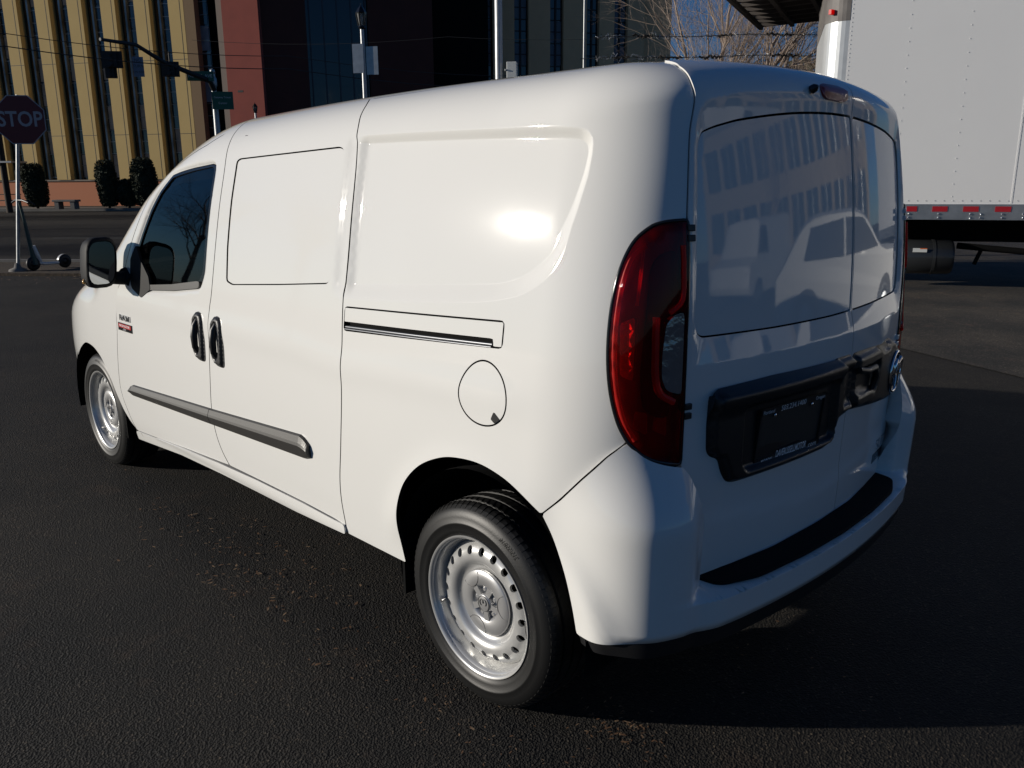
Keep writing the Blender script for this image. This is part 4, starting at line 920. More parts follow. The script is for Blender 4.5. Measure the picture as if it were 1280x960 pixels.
for _ in range(50): flake(random.gauss(-.5, .2), random.gauss(-.05, .15), random.uniform(.003, .008))
for _ in range(420):
    p = gp(random.gauss(12.9, .5), random.uniform(-14, -4)); flake(p[0], p[1], random.uniform(.015, .055), .01 if True else 0)
tag(lf.build('leaf_litter', [mat('dead_leaf', (.17, .09, .045), .8), mat('pale_leaf', (.26, .17, .10), .8)]), kind='stuff')
# ------------------------------------------------------------------ ochre office building
bN, bT = frame(124.)
B0 = at(262, 221, 46.0); B0.z = 0                                   # where the last ochre pier ends
def bp_(s, d, z): p = B0 + bT*s - bN*d; return Vector((p.x, p.y, z))   # s to the right, d inwards
def bbox(mb, s0, s1, d0, d1, z0, z1, mi=0):
    mb.prism([(s0, d0), (s1, d0), (s1, d1), (s0, d1)], z0, z1, mi, lambda a, b, h: bp_(a, b, h))
bld = thing('office_building', 'ochre and salmon office building with tall dark window slots across the street', 'building', tuple(B0)); WORLD_PARTS.add(bld.name)
w = MB(); bbox(w, -36, 0, .55, 14, 1.55, 17); w.build('wall', DKMETAL, bld)
w = MB(); bbox(w, -36, -.1, .12, 14, 0, 1.50); w.build('base_wall', WALLS, bld)
w = MB(); bbox(w, -36.1, 0, .05, 14, 1.50, 1.58); w.build('ledge', GREYS, bld)
w = MB(); bbox(w, -36.2, 3.6, -.1, 14, 17, 17.6); w.build('roof', CONC, bld)
per = 1.965
for k in range(14):
    s1 = -.62 - k*per; s0 = s1 - .86
    p = MB(); bbox(p, s0, s1, 0, .56, 1.58, 17); bbox(p, s1 - .22, s1 - .19, -.004, .0, 1.6, 17, 1)
    for z in (3.9, 7.6, 11.3): bbox(p, s0, s1, -.003, .0, z, z + .025, 1)
    p.build('pier', [WALLG, DKMETAL], bld)
    wn = MB(); a0, a1 = s1, s1 + per - .86
    bbox(wn, a0 + .02, a1 - .02, .46, .54, 1.6, 17, 0)
    for j in range(12):
        z0 = 1.7 + j*1.27; 
        bbox(wn, a0 + .55, a1 - .06, .43, .458, z0, z0 + 1.2, 1 if random.random() < (.25 + .45*(j > 6)) else 0)
    wn.build('window', [WGLASS, BLIND], bld)
    ml = MB(); bbox(ml, a0 + .36, a0 + .47, .26, .46, 1.6, 17)
    for j in range(26): bbox(ml, a0 + .47, a1 - .03, .41, .45, 1.7 + j*.62, 1.74 + j*.62)
    ml.build('mullion', MULL, bld)
w = MB(); bbox(w, -.02, 1.05, .8, 3, 0, 17); w.build('recess', VOID, bld)
w = MB(); bbox(w, -.60, -.02, .0, .9, 0, 17); w.build('corner_strip', mat('dark_ochre_stucco', (.20, .13, .07), .9), bld)
w = MB(); bbox(w, 1.05, 1.50, .25, 3, 0, 17); w.build('corner_strip', GREYS, bld)
w = MB(); bbox(w, 1.50, 3.5, 0, 3.2, 0, 17); bbox(w, 2.05, 2.35, -.006, 0, 5.9, 6.0, 1)
w.build('stair_tower', [WALLR, DKMETAL], bld)
# shaded wing: dark red block, then the taupe block with window bays
cN, cT = frame(150.)
C0 = at(336, 221, 45.5); C0.z = 0
def cp(s, d, z): p = C0 + cT*s - cN*d; return Vector((p.x, p.y, z))
def cbox(mb, s0, s1, d0, d1, z0, z1, mi=0): mb.prism([(s0, d0), (s1, d0), (s1, d1), (s0, d1)], z0, z1, mi, lambda a, b, h: cp(a, b, h))
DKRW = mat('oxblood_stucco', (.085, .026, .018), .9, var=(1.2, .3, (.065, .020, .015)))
wing = thing('brick_red_block', 'dark red building wing in shade with narrow vertical glazing, behind the van roof', 'building', tuple(C0)); WORLD_PARTS.add(wing.name)
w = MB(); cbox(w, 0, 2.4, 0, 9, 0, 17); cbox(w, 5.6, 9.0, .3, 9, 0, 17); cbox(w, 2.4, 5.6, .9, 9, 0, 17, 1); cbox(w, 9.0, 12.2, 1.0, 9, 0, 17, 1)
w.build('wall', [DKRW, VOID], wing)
w = MB(); cbox(w, 2.4, 5.6, .82, .86, 1, 17); w.build('window', mat('dim_glass', (.008, .010, .013), .08, spec=.8), wing)
for k in range(5): w = MB(); cbox(w, 2.55 + k*.72, 2.62 + k*.72, .70, .82, 1, 17); w.build('mullion', mat('slate_mullion', (.05, .06, .075), .5, .4), wing)
w = MB(); cbox(w, 0, 12.2, .2, 9, 17, 17.4); w.build('roof', CONC, wing)
# taupe block
dN, dT = frame(148.)
D0 = at(566, 221, 52.0); D0.z = 0
def dp(s, d, z): p = D0 + dT*s - dN*d; return Vector((p.x, p.y, z))
def dbox(mb, s0, s1, d0, d1, z0, z1, mi=0): mb.prism([(s0, d0), (s1, d0), (s1, d1), (s0, d1)], z0, z1, mi, lambda a, b, h: dp(a, b, h))
tb = thing('taupe_building', 'taupe building in shade with tall blue-grey window bays, its right end against the sky', 'building', tuple(D0)); WORLD_PARTS.add(tb.name)
colw = [(0, 1.65), (3.35, 4.05 + .35), (5.45, 6.75), (7.7, 9.35), (10.45, 11.55), (12.6, 13.9)]
TOTAL = 13.9
w = MB(); dbox(w, 0, TOTAL, .5, 10, 0, 19); w.build('wall', WALLT, tb)
prev = None
segs = []
xs = [(566, 598), (618, 644), (661, 687), (703, 731), (746, 764), (780, 800)]
def spx(px):      # where along the wall the ray through a column of the picture meets it
    a = at(px, 221, 10.) - CL; o = CL; 
    # intersect with the wall's face line
    det = a.x*(-dT.y) + dT.x*a.y; q = D0 - o; k = (q.x*(-dT.y) + dT.x*q.y)/det; s = (a.x*q.y - a.y*q.x)/det
    P = o + a*k; return (P - D0).dot(dT)
for i, (a, b) in enumerate(xs):
    s0, s1 = spx(a), spx(b)
    w = MB(); dbox(w, s0, s1, 0, .5, 0, 19); w.build('pier', WALLT, tb)
    if i:
        g0 = segs[-1]; g1 = s0
        w = MB(); dbox(w, g0 + .01, g1 - .01, .38, .49, 1.4, 19, 0)
        for j in range(13):
            if random.random() < .5: dbox(w, g0 + .06, g1 - .06, .365, .378, 1.6 + j*1.3, 2.75 + j*1.3, 1)
        w.build('window', [WGLASS, mat('blue_blinds', (.10, .14, .19), .5)], tb)
        w = MB(); m_ = (g0 + g1)/2
        dbox(w, m_ - .05, m_ + .05, .28, .378, 1.4, 19)
        for j in range(27): dbox(w, g0 + .02, g1 - .02, .33, .362, 1.5 + j*.65, 1.55 + j*.65)
        w.build('mullion', DKMETAL, tb)
    segs.append(s1)
w = MB(); dbox(w, -.1, segs[-1] + .1, -.1, 10, 19, 19.5); w.build('roof', CONC, tb)
w = MB(); q = dp(spx(577), -.12, 3.6); w.lathe([(0, 0), (.10, 0), (.14, .25), (.08, .32), (0, .33)], 14, (q.x, q.y, at(577, 91, 50).z), axis='z'); w.build('wall_lamp', DKMETAL, tb)
# ------------------------------------------------------------------ clipped shrubs
def leafball(name, base, w, h, n, m, label, cat, group, shape=.8):
    t = thing(name, label, cat, tuple(base), 0, group)
    b = MB()
    for _ in range(n):
        u, v = random.random()*2*math.pi, math.acos(random.uniform(-1, 1)); rr = random.uniform(.72, 1.0)
        z = math.cos(v)*.5 + .5
        r = w/2*(math.sin(v)**shape)*rr*(1 + .10*math.sin(3*u + z*5))
        p = Vector((r*math.cos(u), r*math.sin(u), .08 + z*h*(.97 + .06*random.random())))
        s = random.uniform(.03, .075)*w
        q = Matrix.Rotation(random.random()*6.28, 3, Vector((random.random()-.5, random.random()-.5, random.random()-.5)).normalized())
        b.add([p + q @ Vector(c) for c in ((-s, 0, 0), (0, -s*.5, .0), (s, 0, 0), (0, s*.5, s*.2))], [(0, 1, 2, 3)])
    k = 24; rows = []
    for j in range(9):
        v = math.pi*(j+.5)/9.5; z = 1 - (math.cos(v)*.5 + .5)
        rows.append([((w*.40)*(math.sin(v)**shape)*math.cos(2*math.pi*i/k)*(1 + .08*math.sin(i*1.7 + j)), (w*.40)*(math.sin(v)**shape)*math.sin(2*math.pi*i/k)*(1 + .08*math.sin(i*1.7+j)), .1 + z*h*.93) for i in range(k)])
    b.add([p for r_ in rows for p in r_], [(j*k+i, j*k+(i+1) % k, (j+1)*k+(i+1) % k, (j+1)*k+i) for j in range(8) for i in range(k)])
    b.build('foliage', m, t)
    st = MB(); st.tube([(0, 0, -.05), (.02, 0, h*.3)], [.07, .04], 8); st.build('stem', WOODP, t)
    return t
SH = [(47, 33, 207, 258, 'clipped evergreen column standing just right of the stop sign'), (137, 30, 203, 254, 'slender clipped evergreen column in the middle of the base wall'), (184, 36, 200, 254, 'broad clipped evergreen column nearest the van windscreen')]
for px, wd, y0, y1, lab in SH:
    p = at(px, 256, 44.6); zt = at(px, y0, 44.6).z
    leafball('clipped_shrub', (p.x, p.y, .15), wd*.84*44.6/1045, (zt - .15), 5200, FOL, lab, 'shrub', 'clipped evergreens along the office building', .36)
p = at(160, 240, 44.9); leafball('low_shrub', (p.x, p.y, .15), 1.3, 1.35, 2200, FOL, 'low dark shrub between the two right-hand evergreen columns', 'shrub', None, .6)
# bench-like planter with a white top, near the base wall
p = at(83, 252, 43.4); t = thing('stone_bench', 'pale stone bench in front of the salmon base wall', 'bench', (p.x, p.y, .13), R(40))
b = MB(); b.box((0, 0, .42), (1.25, .5, .10)); b.build('seat', CONC, t, bevel=.02)
for s in (-.42, .42): b = MB(); b.box((s, 0, .185), (.22, .42, .37)); b.build('leg', CONC, t)
# bus shelter frame at the left edge
p = at(6, 256, 43.0); t = thing('bus_shelter', 'dark steel bus shelter frame at the left edge, behind the stop sign', 'shelter', (p.x, p.y, .13), R(220))
b = MB(); b.box((0, 0, 2.32), (2.2, 1.2, .08)); b.build('roof', GALV, t)
for x in (-.9, .0, .55): b = MB(); b.box((x, .4, 1.14), (.08, .08, 2.28)); b.build('post', DKMETAL, t)
b = MB(); b.box((-.1, .42, .45), (1.5, .05, .05)); b.box((-.1, .42, .75), (1.5, .04, .04)); b.build('rail', DKMETAL, t)
# ------------------------------------------------------------------ stop sign
def panel_frame(p, az):
    n, t_ = frame(az); return lambda a, b, h: Vector((p.x, p.y, p.z)) + t_*a + Vector((0, 0, b)) + n*h
base = at(24, 346, 14.45); 
sg = thing('stop_sign', 'red octagonal STOP sign on a galvanised post at the left edge of the photo', 'road sign', (base.x, base.y, .05)); O = Vector((base.x, base.y, .05))
topz = at(22, 121, 14.45).z; cz = at(22, 150, 14.45).z
b = MB(); lean = (at(30, 150, 14.45) - at(24, 346, 14.45)); lx, ly = lean.x*.9, lean.y*.9
b.tube([(0, 0, 0), (lx*.5, ly*.5, (topz)/2), (lx, ly, topz - .02)], .030, 10); b.build('post', GALV, sg)
b = MB(); b.lathe([(.15, 0), (.14, .03), (.06, .06), (.035, .14), (0, .14)], 16, axis='z'); b.build('post_base', CONC, sg)
nS, tS = frame(146.); pc = Vector((lx, ly, cz - .05)) + nS*.045
def onS(a, b_, h): return pc + tS*a + Vector((0, 0, b_)) + nS*h
oc = lambda r: [(r/math.cos(R(22.5))*math.cos(R(22.5 + 45*i)), r/math.cos(R(22.5))*math.sin(R(22.5 + 45*i))) for i in range(8)]
b = MB(); b.prism(oc(.385), 0, .004, 1, onS); b.prism(oc(.370), .004, .006, 0, onS); add_text(b, 'STOP', .335, lambda a, c, h: onS(a, c, .0075), 1, 0, .86, .006)
b.build('sign_face', [STOPR, mat('stop_sign_white', (.36, .34, .36), .45)], sg)
# parked scooter
p = at(53, 342, 14.6); sc = thing('electric_scooter', 'pale electric kick scooter parked against the stop sign post', 'scooter', (p.x, p.y, .05), math.atan2(RT.y, RT.x) + 1.0)
SCW = mat('scooter_silver', (.55, .56, .56), .35, .2); 
b = MB(); b.tube([(-.13, 0, .22), (-.02, 0, .12), (.08, 0, .10), (.30, 0, .10), (.36, 0, .13)], [.025, .03, .028, .026, .022], 10); b.build('deck', SCW, sc)
b = MB(); b.tube([(-.10, 0, .10), (-.14, 0, .45), (-.19, 0, .95), (-.215, 0, 1.15)], [.05, .035, .024, .022], 10); b.build('steering_column', [mat('scooter_dark_green', (.02, .05, .045), .4)], sc)
b = MB(); b.tube([(-.10, 0, .42), (-.06, 0, .28), (.0, 0, .13)], [.045, .05, .03], 8); b.build('frame', SCW, sc)
b = MB(); b.tube([(-.20, -.26, 1.15), (-.22, -.12, 1.19), (-.22, .12, 1.19), (-.20, .26, 1.15)], .017, 8); b.tube([(-.22, .1, 1.19), (-.05, .0, 1.17), (.03, -.02, 1.10)], .010, 6); b.build('handlebar', BLACKP, sc)
for x in (-.13, .42):
    b = MB(); b.lathe([(.06, -.03), (.10, -.028), (.118, -.012), (.118, .012), (.10, .028), (.06, .03)], 28, (x, 0, .12)); b.lathe([(0, -.02), (.06, -.022), (.06, .022), (0, .02)], 20, (x, 0, .12)); b.build('wheel', RUBBER, sc)
b = MB(); n_ = 9; b.add([(.42 + .124*math.cos(t), y, .12 + .124*math.sin(t)) for y in (-.028, .028) for t in np.linspace(R(70), R(165), n_)], [(i, i+1, n_+i+1, n_+i) for i in range(n_-1)]); b.build('mudguard', SCW, sc)
# ------------------------------------------------------------------ traffic signal on its mast arm
D = 36.
p = at(277, 221, D); ts = thing('traffic_signal', 'traffic signal mast arm reaching left in front of the ochre building', 'traffic light', (p.x, p.y, 0)); O = Vector((p.x, p.y, 0))
ztop = at(277, 92, D).z
b = MB(); b.tube([(0, 0, 0), (0, 0, ztop)], [.16, .10], 12); b.lathe([(.13, ztop-.5), (.15, ztop-.45), (.15, ztop-.2), (.10, ztop-.1)], 12, axis='z'); b.lathe([(.0, ztop+.02), (.12, ztop), (.10, ztop+.15), (0, ztop+.2)], 10, axis='z'); b.build('pole', GALV, ts)
tip = at(125, 49, 31.) - O; mid = at(205, 78, 33.6) - O; st0 = at(262, 101, D - .5) - O
b = MB(); b.tube([Vector((0, 0, st0.z - .3)), st0, mid, at(170, 56, 32.4) - O, tip], [.11, .105, .085, .07, .055], 10); b.build('mast_arm', DKMETAL, ts)
nA, tA = frame(146.)
def sigbox(px, y0, y1, wd, nm, d, parts):
    c = at(px, (y0+y1)/2, d) - O; hw = wd*d/1045/2; hh_ = (y1-y0)*d/1045/2
    f = lambda a, b_, h: c + tA*a + Vector((0, 0, b_)) + nA*h
    bb = MB(); bb.prism([(-hw, -hh_), (hw, -hh_), (hw, hh_), (-hw, hh_)], -.01, .01, 0, f); bb.prism([(-hw*.5, -hh_*.9), (hw*.5, -hh_*.9), (hw*.5, hh_*.9), (-hw*.5, hh_*.9)], .0, .2, 0, f)
    for k in (-1, 0, 1):
        bb.tube([f(0, k*hh_*.6, .18), f(0, k*hh_*.6, .36)], hh_*.24, 12)
    bb.tube([f(0, hh_, 0), f(0, hh_ + .35, 0)], .03, 6)
    return bb.build(nm, DKMETAL, ts)
sigbox(140, 65, 84, 23, 'signal_head', 31.4, 1); sigbox(139, 82, 97, 13, 'signal_head', 31.6, 1); sigbox(213, 78, 95, 20, 'signal_head', 34.0, 1)
def plate(px0, px1, y0, y1, d, m, nm, par, O, az=146., text=None, tm=None, pole=True):
    c = at((px0+px1)/2, (y0+y1)/2, d) - O; hw = (px1-px0)*d/1045/2; hh_ = (y1-y0)*d/1045/2; n, t_ = frame(az)
    f = lambda a, b_, h: c + t_*a + Vector((0, 0, b_)) + n*(h + .12)
    bb = MB(); bb.prism([(-hw, -hh_), (hw, -hh_), (hw, hh_), (-hw, hh_)], -.008, .008, 0, f)
    for s, size, yy in (text or []): add_text(bb, s, size, lambda a, b_, h: f(a, b_ + yy, .012), 1)
    return bb.build(nm, [m, tm or SIGNW], par)
plate(168, 180, 73, 95, 32.5, mat('pale_blue_sign', (.16, .20, .27), .4), 'regulatory_sign', ts, O, text=[('NO', .16, .22), ('TURN', .14, .02), ('ON RED', .10, -.18)], tm=mat('sign_print', (.03, .03, .03), .5))
plate(236, 266, 90, 101, D - .6, SIGNG, 'street_name_sign', ts, O, text=[('NE 99th AVE', .17, 0)])
plate(267, 291, 116, 136, D - .3, SIGNG, 'direction_sign', ts, O, text=[('Gateway Transit', .10, .12), ('Center', .12, -.10)])
# ------------------------------------------------------------------ street lamps
def street_lamp(px, ytop, d, hw, lab, plates=None, yb=None):
    p = at(px, 221, d); O = Vector((p.x, p.y, 0)); t = thing('street_lamp', lab, 'street lamp', (p.x, p.y, 0), 0, 'lantern lamps along the street')
    z1 = at(px, ytop, d).z; H = hw*2.7; zb = z1 - H
    b = MB(); b.tube([(0, 0, 0), (0, 0, zb)], [.075, .045], 12); b.lathe([(.16, 0), (.16, .3), (.10, .5), (.075, .8)], 14, axis='z'); b.build('pole', GALV, t)
    b = MB(); b.lathe([(.05, zb), (.10, zb + .04), (hw*.36, zb + H*.12), (hw*.36, zb + H*.15)], 6, axis='z', smooth=False)
    b.lathe([(hw*.60, zb + H*.60), (hw*.62, zb + H*.64), (hw*.36, zb + H*.80), (hw*.16, zb + H*.88), (hw*.05, zb + H*.95), (.015, zb + H)], 6, axis='z', smooth=False)
    for k in range(6): a = R(60*k); b.tube([(hw*.36*math.cos(a), hw*.36*math.sin(a), zb + H*.14), (hw*.58*math.cos(a), hw*.58*math.sin(a), zb + H*.62)], .018, 5)
    b.build('lantern_frame', GLOSSB, t)
    b = MB(); b.lathe([(hw*.33, zb + H*.15), (hw*.55, zb + H*.60)], 6, axis='z', smooth=False); b.build('lantern_glass', tinted('lantern_glass', (.75, .75, .75), .08, 1.5, (.6, .6, .58), .25), t)
    b = MB(); b.lathe([(.03, zb + H*.15), (.05, zb + H*.3), (.045, zb + H*.48), (0, zb + H*.52)], 10, axis='z'); b.build('bulb', SIGNW, t)
    return t, O
sl_, O = street_lamp(461, 4, 22., .22, 'lantern street lamp with two sign backs on its pole, standing nearer the van')
for a, b_, y0, y1 in ((443, 456, 58, 90), (460, 474, 61, 92)): plate(a, b_, y0, y1, 22., ALU, 'sign_back', sl_, O, az=128.)
street_lamp(325.5, 128, 40., .17, 'small far lantern street lamp in front of the brick red wall')
# poles behind the van
def pole(name, px, d, r, h, m, lab, y0=None):
    p = at(px, 221, d); o = MB().tube([(p.x, p.y, 0), (p.x, p.y, h)], [r, r*.9], 14).build(name, m); return tag(o, lab, 'pole')
pl = at(625, 221, 16.); gt = thing('signal_pole', 'thick galvanised steel pole rising behind the middle of the van roof', 'pole', (pl.x, pl.y, 0))
b = MB(); b.tube([(0, 0, 0), (0, 0, 9)], [.072, .066], 16); b.build('shaft', GALV, gt)
b = MB(); q = at(640, 88, 16.) - Vector((pl.x, pl.y, 0)); b.box(tuple(q), (.18, .18, .28), rz=R(40)); b.box((q.x*.5, q.y*.5, q.z), (.03, .2, .03), rz=R(46)); b.build('junction_box', SIGNW, gt, bevel=.01)
pole('flag_pole', 728, 19., .022, 9, GALV, 'thin pale pole rising behind the rear part of the van roof')
pole('utility_pole', 6, 42.6, .15, at(6, 33, 42.6).z, WOODP, 'dark wooden utility pole above the stop sign at the left edge')
# overhead cables
def cable(name, pts, r, lab):
    P = [at(*q) for q in pts]; out = []
    for i in range(len(P)-1):
        for k in range(8): t = k/8; out.append(P[i].lerp(P[i+1], t) - Vector((0, 0, (P[i+1]-P[i]).length*.02*4*t*(1-t))))
    out.append(P[-1]); o = MB().tube(out, r, 5, cap=False).build(name, DKMETAL); tag(o, lab, 'cable', 'overhead cables')
cable('overhead_cable', [(-200, 28, 27), (8, 42, 27.), (360, 70, 33), (760, 84, 60)], .012, 'upper overhead cable crossing the ochre piers')
cable('overhead_cable', [(-200, 42, 27), (8, 58, 27.), (360, 86, 33), (760, 99, 60)], .016, 'lower, thicker overhead cable crossing the ochre piers')
cable('overhead_cable', [(240, 50, 40), (560, 46, 38), (900, 38, 36)], .008, 'faint pale cable crossing in front of the shaded red block')
# ------------------------------------------------------------------ wire topped fence behind the van
fN, fT = frame(133.)
F0 = at(742, 221, 15.); F0.z = 0
fence = thing('wire_fence', 'tall fence topped by tangled barbed wire strands behind the van roof', 'fence', tuple(F0))
def fp(s, z, d=0): q = fT*s - fN*d; return Vector((q.x, q.y, z))
Lf = 5.2
for s in (.0, 1.3, 2.6, 3.0):
    pass
b = MB()
for s in (.05, 2.6, 5.1): b.tube([fp(s, 0, .1), fp(s, 3.3, .1)], .03, 8)
b.build('post', GALV, fence)
def mesh_net():
    b = MB()
    for i in range(53): s = i*.1; b.tube([fp(s, .05, .1), fp(s, 3.3, .1)], .0022, 3, cap=False)
    for j in range(35): b.tube([fp(0, .05 + j*.095, .1), fp(Lf, .05 + j*.095, .1)], .0022, 3, cap=False)
    return b
mesh_net().build('netting', GALV, fence)
z1 = at(850, 46, 15.).z; z0 = at(850, 72, 15.).z
for zz, nm in ((z1, 'barbed_strand'), (z0, 'barbed_strand')):
    b = MB(); P = []; s = -.05 if zz == z1 else -.25
    while s < Lf:
        P.append(fp(s, zz + .012*math.sin(s*3) + random.uniform(-.006, .006), random.uniform(-.01, .01))); s += .04
    b.tube(P, .007, 5, cap=False)
    # tangles of wire and caught dead vine wound about the strand
    s = 0
    while s < Lf:
        L_ = random.uniform(.2, .55); thick = random.random() < .6
        q = []
        k = s
        while k < s + L_:
            q.append(fp(k, zz + .012*math.sin(k*3) + random.gauss(0, .018 if thick else .03), random.gauss(0, .012))); k += random.uniform(.012, .03)
        if len(q) > 3: b.tube(q, .017 if thick else .005, 5, 1 if thick else 2, cap=False)
        for _ in range(int(L_*40)):
            k = s + random.random()*L_; c = fp(k, zz + random.gauss(0, .032), random.gauss(0, .025)); v = Vector((random.gauss(0, 1), random.gauss(0, 1), random.gauss(0, 1))).normalized()*random.uniform(.015, .055)
            b.tube([c - v, c + v], .0036, 3, random.choice((1, 2)), cap=False)
        s += L_*random.uniform(.7, 1.3)
    b.build(nm, [DKMETAL, mat('dead_vine', (.02, .017, .014), .9), mat('bright_wire', (.55, .55, .56), .3, .8)], fence)
# ------------------------------------------------------------------ bare trees
def bare_tree(base, h, seed, lab, spread=.5, m=BARK):
    rnd = random.Random(seed); t = thing('bare_tree', lab, 'tree', tuple(base), 0, 'leafless trees behind the fence')
    tr = MB(); cr = MB(); cnt = [0]
    def grow(p, d, L, r, lev, mb):
        pts = [p]; q = p.copy(); dd = d.copy(); n = 4
        for i in range(n):
            dd = (dd + Vector((rnd.gauss(0, .16), rnd.gauss(0, .16), .04 + rnd.gauss(0, .08)))).normalized(); q = q + dd*L/n; pts.append(q.copy())
        r1 = r*.55; mb.tube(pts, [r + (r1-r)*i/n for i in range(n+1)], 8 if lev == 0 else (5 if lev < 3 else 3), cap=False)
        if lev >= 5 or L < .16 or cnt[0] > 6500: return
        k = {0: 5, 1: 5, 2: 4, 3: 4, 4: 3}[lev]
        for j in range(k):
            f = rnd.uniform(.3, 1) if lev else rnd.uniform(.45, 1); i = min(n-1, int(f*n)); a = pts[i].lerp(pts[i+1], f*n - i); cnt[0] += 1
            ax = dd.orthogonal().normalized(); ax = Matrix.Rotation(rnd.random()*6.28, 3, dd) @ ax
            nd = (Matrix.Rotation(rnd.uniform(.3, .95)*(1 if lev else spread*1.6), 3, ax) @ dd + Vector((0, 0, .05))).normalized()
            grow(a, nd, L*rnd.uniform(.52, .78), r1*rnd.uniform(.5, .8), lev+1, cr)
        grow(pts[-1], dd, L*.7, r1*.85, lev+1, cr)
    grow(Vector((0, 0, -.05)), Vector((0, 0, 1)), h*.36, h*.016, 0, tr)
    tr.build('trunk', m, t); cr.build('branches', m, t)
for i, (px, d, h, lab) in enumerate(((845, 24, 9.5, 'leafless tree nearest the taupe building end, fanning over the van roof'), (905, 22, 9.0, 'leafless tree above the middle of the rear doors'), (968, 23, 8.5, 'leafless tree rising left of the box truck, under the dark canopy'), (1012, 27, 7.5, 'thin leafless tree tucked against the box truck post'))):
    p = at(px, 221, d); bare_tree((p.x, p.y, 0), h, 11 + i, lab)
p = at(1005, 221, 30); leafball('evergreen_bush', (p.x, p.y, 0), 3.0, 5.2, 4200, mat('olive_foliage', (.03, .04, .018), .85, var=(6, .2, (.07, .06, .03))), 'olive evergreen bush low between the bare trees and the box truck', 'bush', None, .7)
# dark canopy above
p = at(985, 5, 17.); cn = thing('steel_canopy', 'dark slatted underside of a canopy at the top edge, left of the box truck', 'canopy', (p.x, p.y, 0)); O = Vector((p.x, p.y, 0))
A = at(952, 28, 17.) - O; Bq = at(1075, 15, 16.) - O; Cq = at(908, -14, 14.) - O; Dq = at(1060, -40, 12.6) - O
zc = A.z
for q in (A, Bq, Cq, Dq): q.z = zc
b = MB(); b.add([A, Bq, Dq, Cq, A + Vector((0, 0, .12)), Bq + Vector((0, 0, .12)), Dq + Vector((0, 0, .12)), Cq + Vector((0, 0, .12))], [(0, 3, 2, 1), (4, 5, 6, 7), (0, 1, 5, 4), (1, 2, 6, 5), (2, 3, 7, 6), (3, 0, 4, 7)]); b.build('deck', DKMETAL, cn)
b = MB()
for k in range(9): b.tube([A.lerp(Cq, k/8) - Vector((0, 0, .05)), Bq.lerp(Dq, k/8) - Vector((0, 0, .05))], .045, 4, cap=True, smooth=False)
for k in range(4): b.tube([A.lerp(Bq, k/3) - Vector((0, 0, .10)), Cq.lerp(Dq, k/3) - Vector((0, 0, .10))], .05, 4, smooth=False)
b.build('beam', mat('rusty_dark_steel', (.022, .016, .013), .8), cn)
q = Bq.lerp(Dq, .5); b = MB(); b.tube([(q.x, q.y, 0), (q.x, q.y, zc)], .09, 10); b.build('column', DKMETAL, cn)
# ------------------------------------------------------------------ box truck
kN, kT = frame(119.)
K0 = at(1043, 262, 11.9); K0.z = 0
def kp(s, d, z): p = K0 + kT*s - kN*d; return Vector((p.x, p.y, z))
def kb_(mb, s0, s1, d0, d1, z0, z1, mi=0): mb.prism([(s0, d0), (s1, d0), (s1, d1), (s0, d1)], z0, z1, mi, lambda a, b, h: kp(a, b, h))
truck = thing('box_truck', 'white riveted box truck body parked at the right, shading the ground beneath it', 'truck', tuple(K0)); WORLD_PARTS.add(truck.name)
zr0, zr1 = at(1200, 272, 12.).z, at(1200, 253.5, 12.).z
LEN = 7.2; TOP = 4.05
b = MB(); kb_(b, 0, LEN, 0, 2.45, zr1, TOP)
for i, s in enumerate(np.arange(.02, LEN, .72)):
    if i % 3 == 0 and i: kb_(b, s - .012, s + .012, -.003, 0, zr1 + .01, TOP - .05, 0)
    for z in np.arange(zr1 + .1, TOP - .1, .165 if (i % 3) else .055):
        c = kp(s, -.004, z); b.lathe([(.0055, 0), (.004, .003), (0, .004)], 6, tuple(c), 0)
for s in np.arange(.05, LEN, .11): b.lathe([(.006, 0), (.004, .003), (0, .004)], 6, tuple(kp(s, -.004, zr1 + .045)), 1)
b.build('box_body', [TRUCKW, ALU], truck)
# rounded front corner post with cap and marker lamp
b = MB(); pr = [(-.30*math.sin(t), .30 - .30*math.cos(t)) for t in np.linspace(0, math.pi/2, 10)]
zp = at(1040, 22, 11.7).z
b.prism([(0, 0)] + pr + [(-.30, 2.4), (0, 2.4)], zr1, zp, 0, lambda a, c, h: kp(a, c, h)); 
o = b.build('corner_post', mat('corner_aluminium', (.58, .60, .61), .36, .35, var=(7, .25, (.50, .52, .53))), truck)
b = MB(); b.prism([(0, -.003)] + [(a*1.01 - .002, c*.99 - .003) for a, c in pr] + [(-.305, 2.4), (0, 2.4)], zp, TOP + .02, 0, lambda a, c, h: kp(a, c, h)); b.build('corner_cap', mat('weathered_cap', (.16, .15, .14), .6, var=(5, .2, (.10, .09, .085))), truck)
b = MB(); c = kp(-.215, .085, at(1037, 13, 11.9).z); b.box((c.x, c.y, c.z), (.15, .04, .06), rz=R(36 + 45)); b.build('marker_lamp', RED, truck)
# bottom rail with reflective tape and bolts
zm = zr0 + (zr1 - zr0)*.50
b = MB(); kb_(b, -.25, LEN, -.025, .3, zr0, zm); kb_(b, -.25, LEN, -.012, .3, zm, zr1); b.build('side_rail', ALU, truck)
b = MB()
def spk(px): 
    a = at(px, 262, 10.) - CL; det = a.x*(-kT.y) + kT.x*a.y; q = K0 - CL; k = (q.x*(-kT.y) + kT.x*q.y)/det; return (CL + a*k - K0).dot(kT)
for a, c in ((1133, 1146), (1165, 1184), (1203.5, 1223), (1243.5, 1263.5), (1284, 1304), (1096, 1110)):
    s0, s1 = spk(a), spk(c); b.prism([(s0, zm + .004), (s1, zm + .004), (s1, zr1 - .028), (s0, zr1 - .028)], -.018, -.0125, 0, lambda x, z, h: kp(x, h, z))
b.build('reflective_tape', mat('tape_red', (.36, .012, .02), .35), truck)
b = MB()
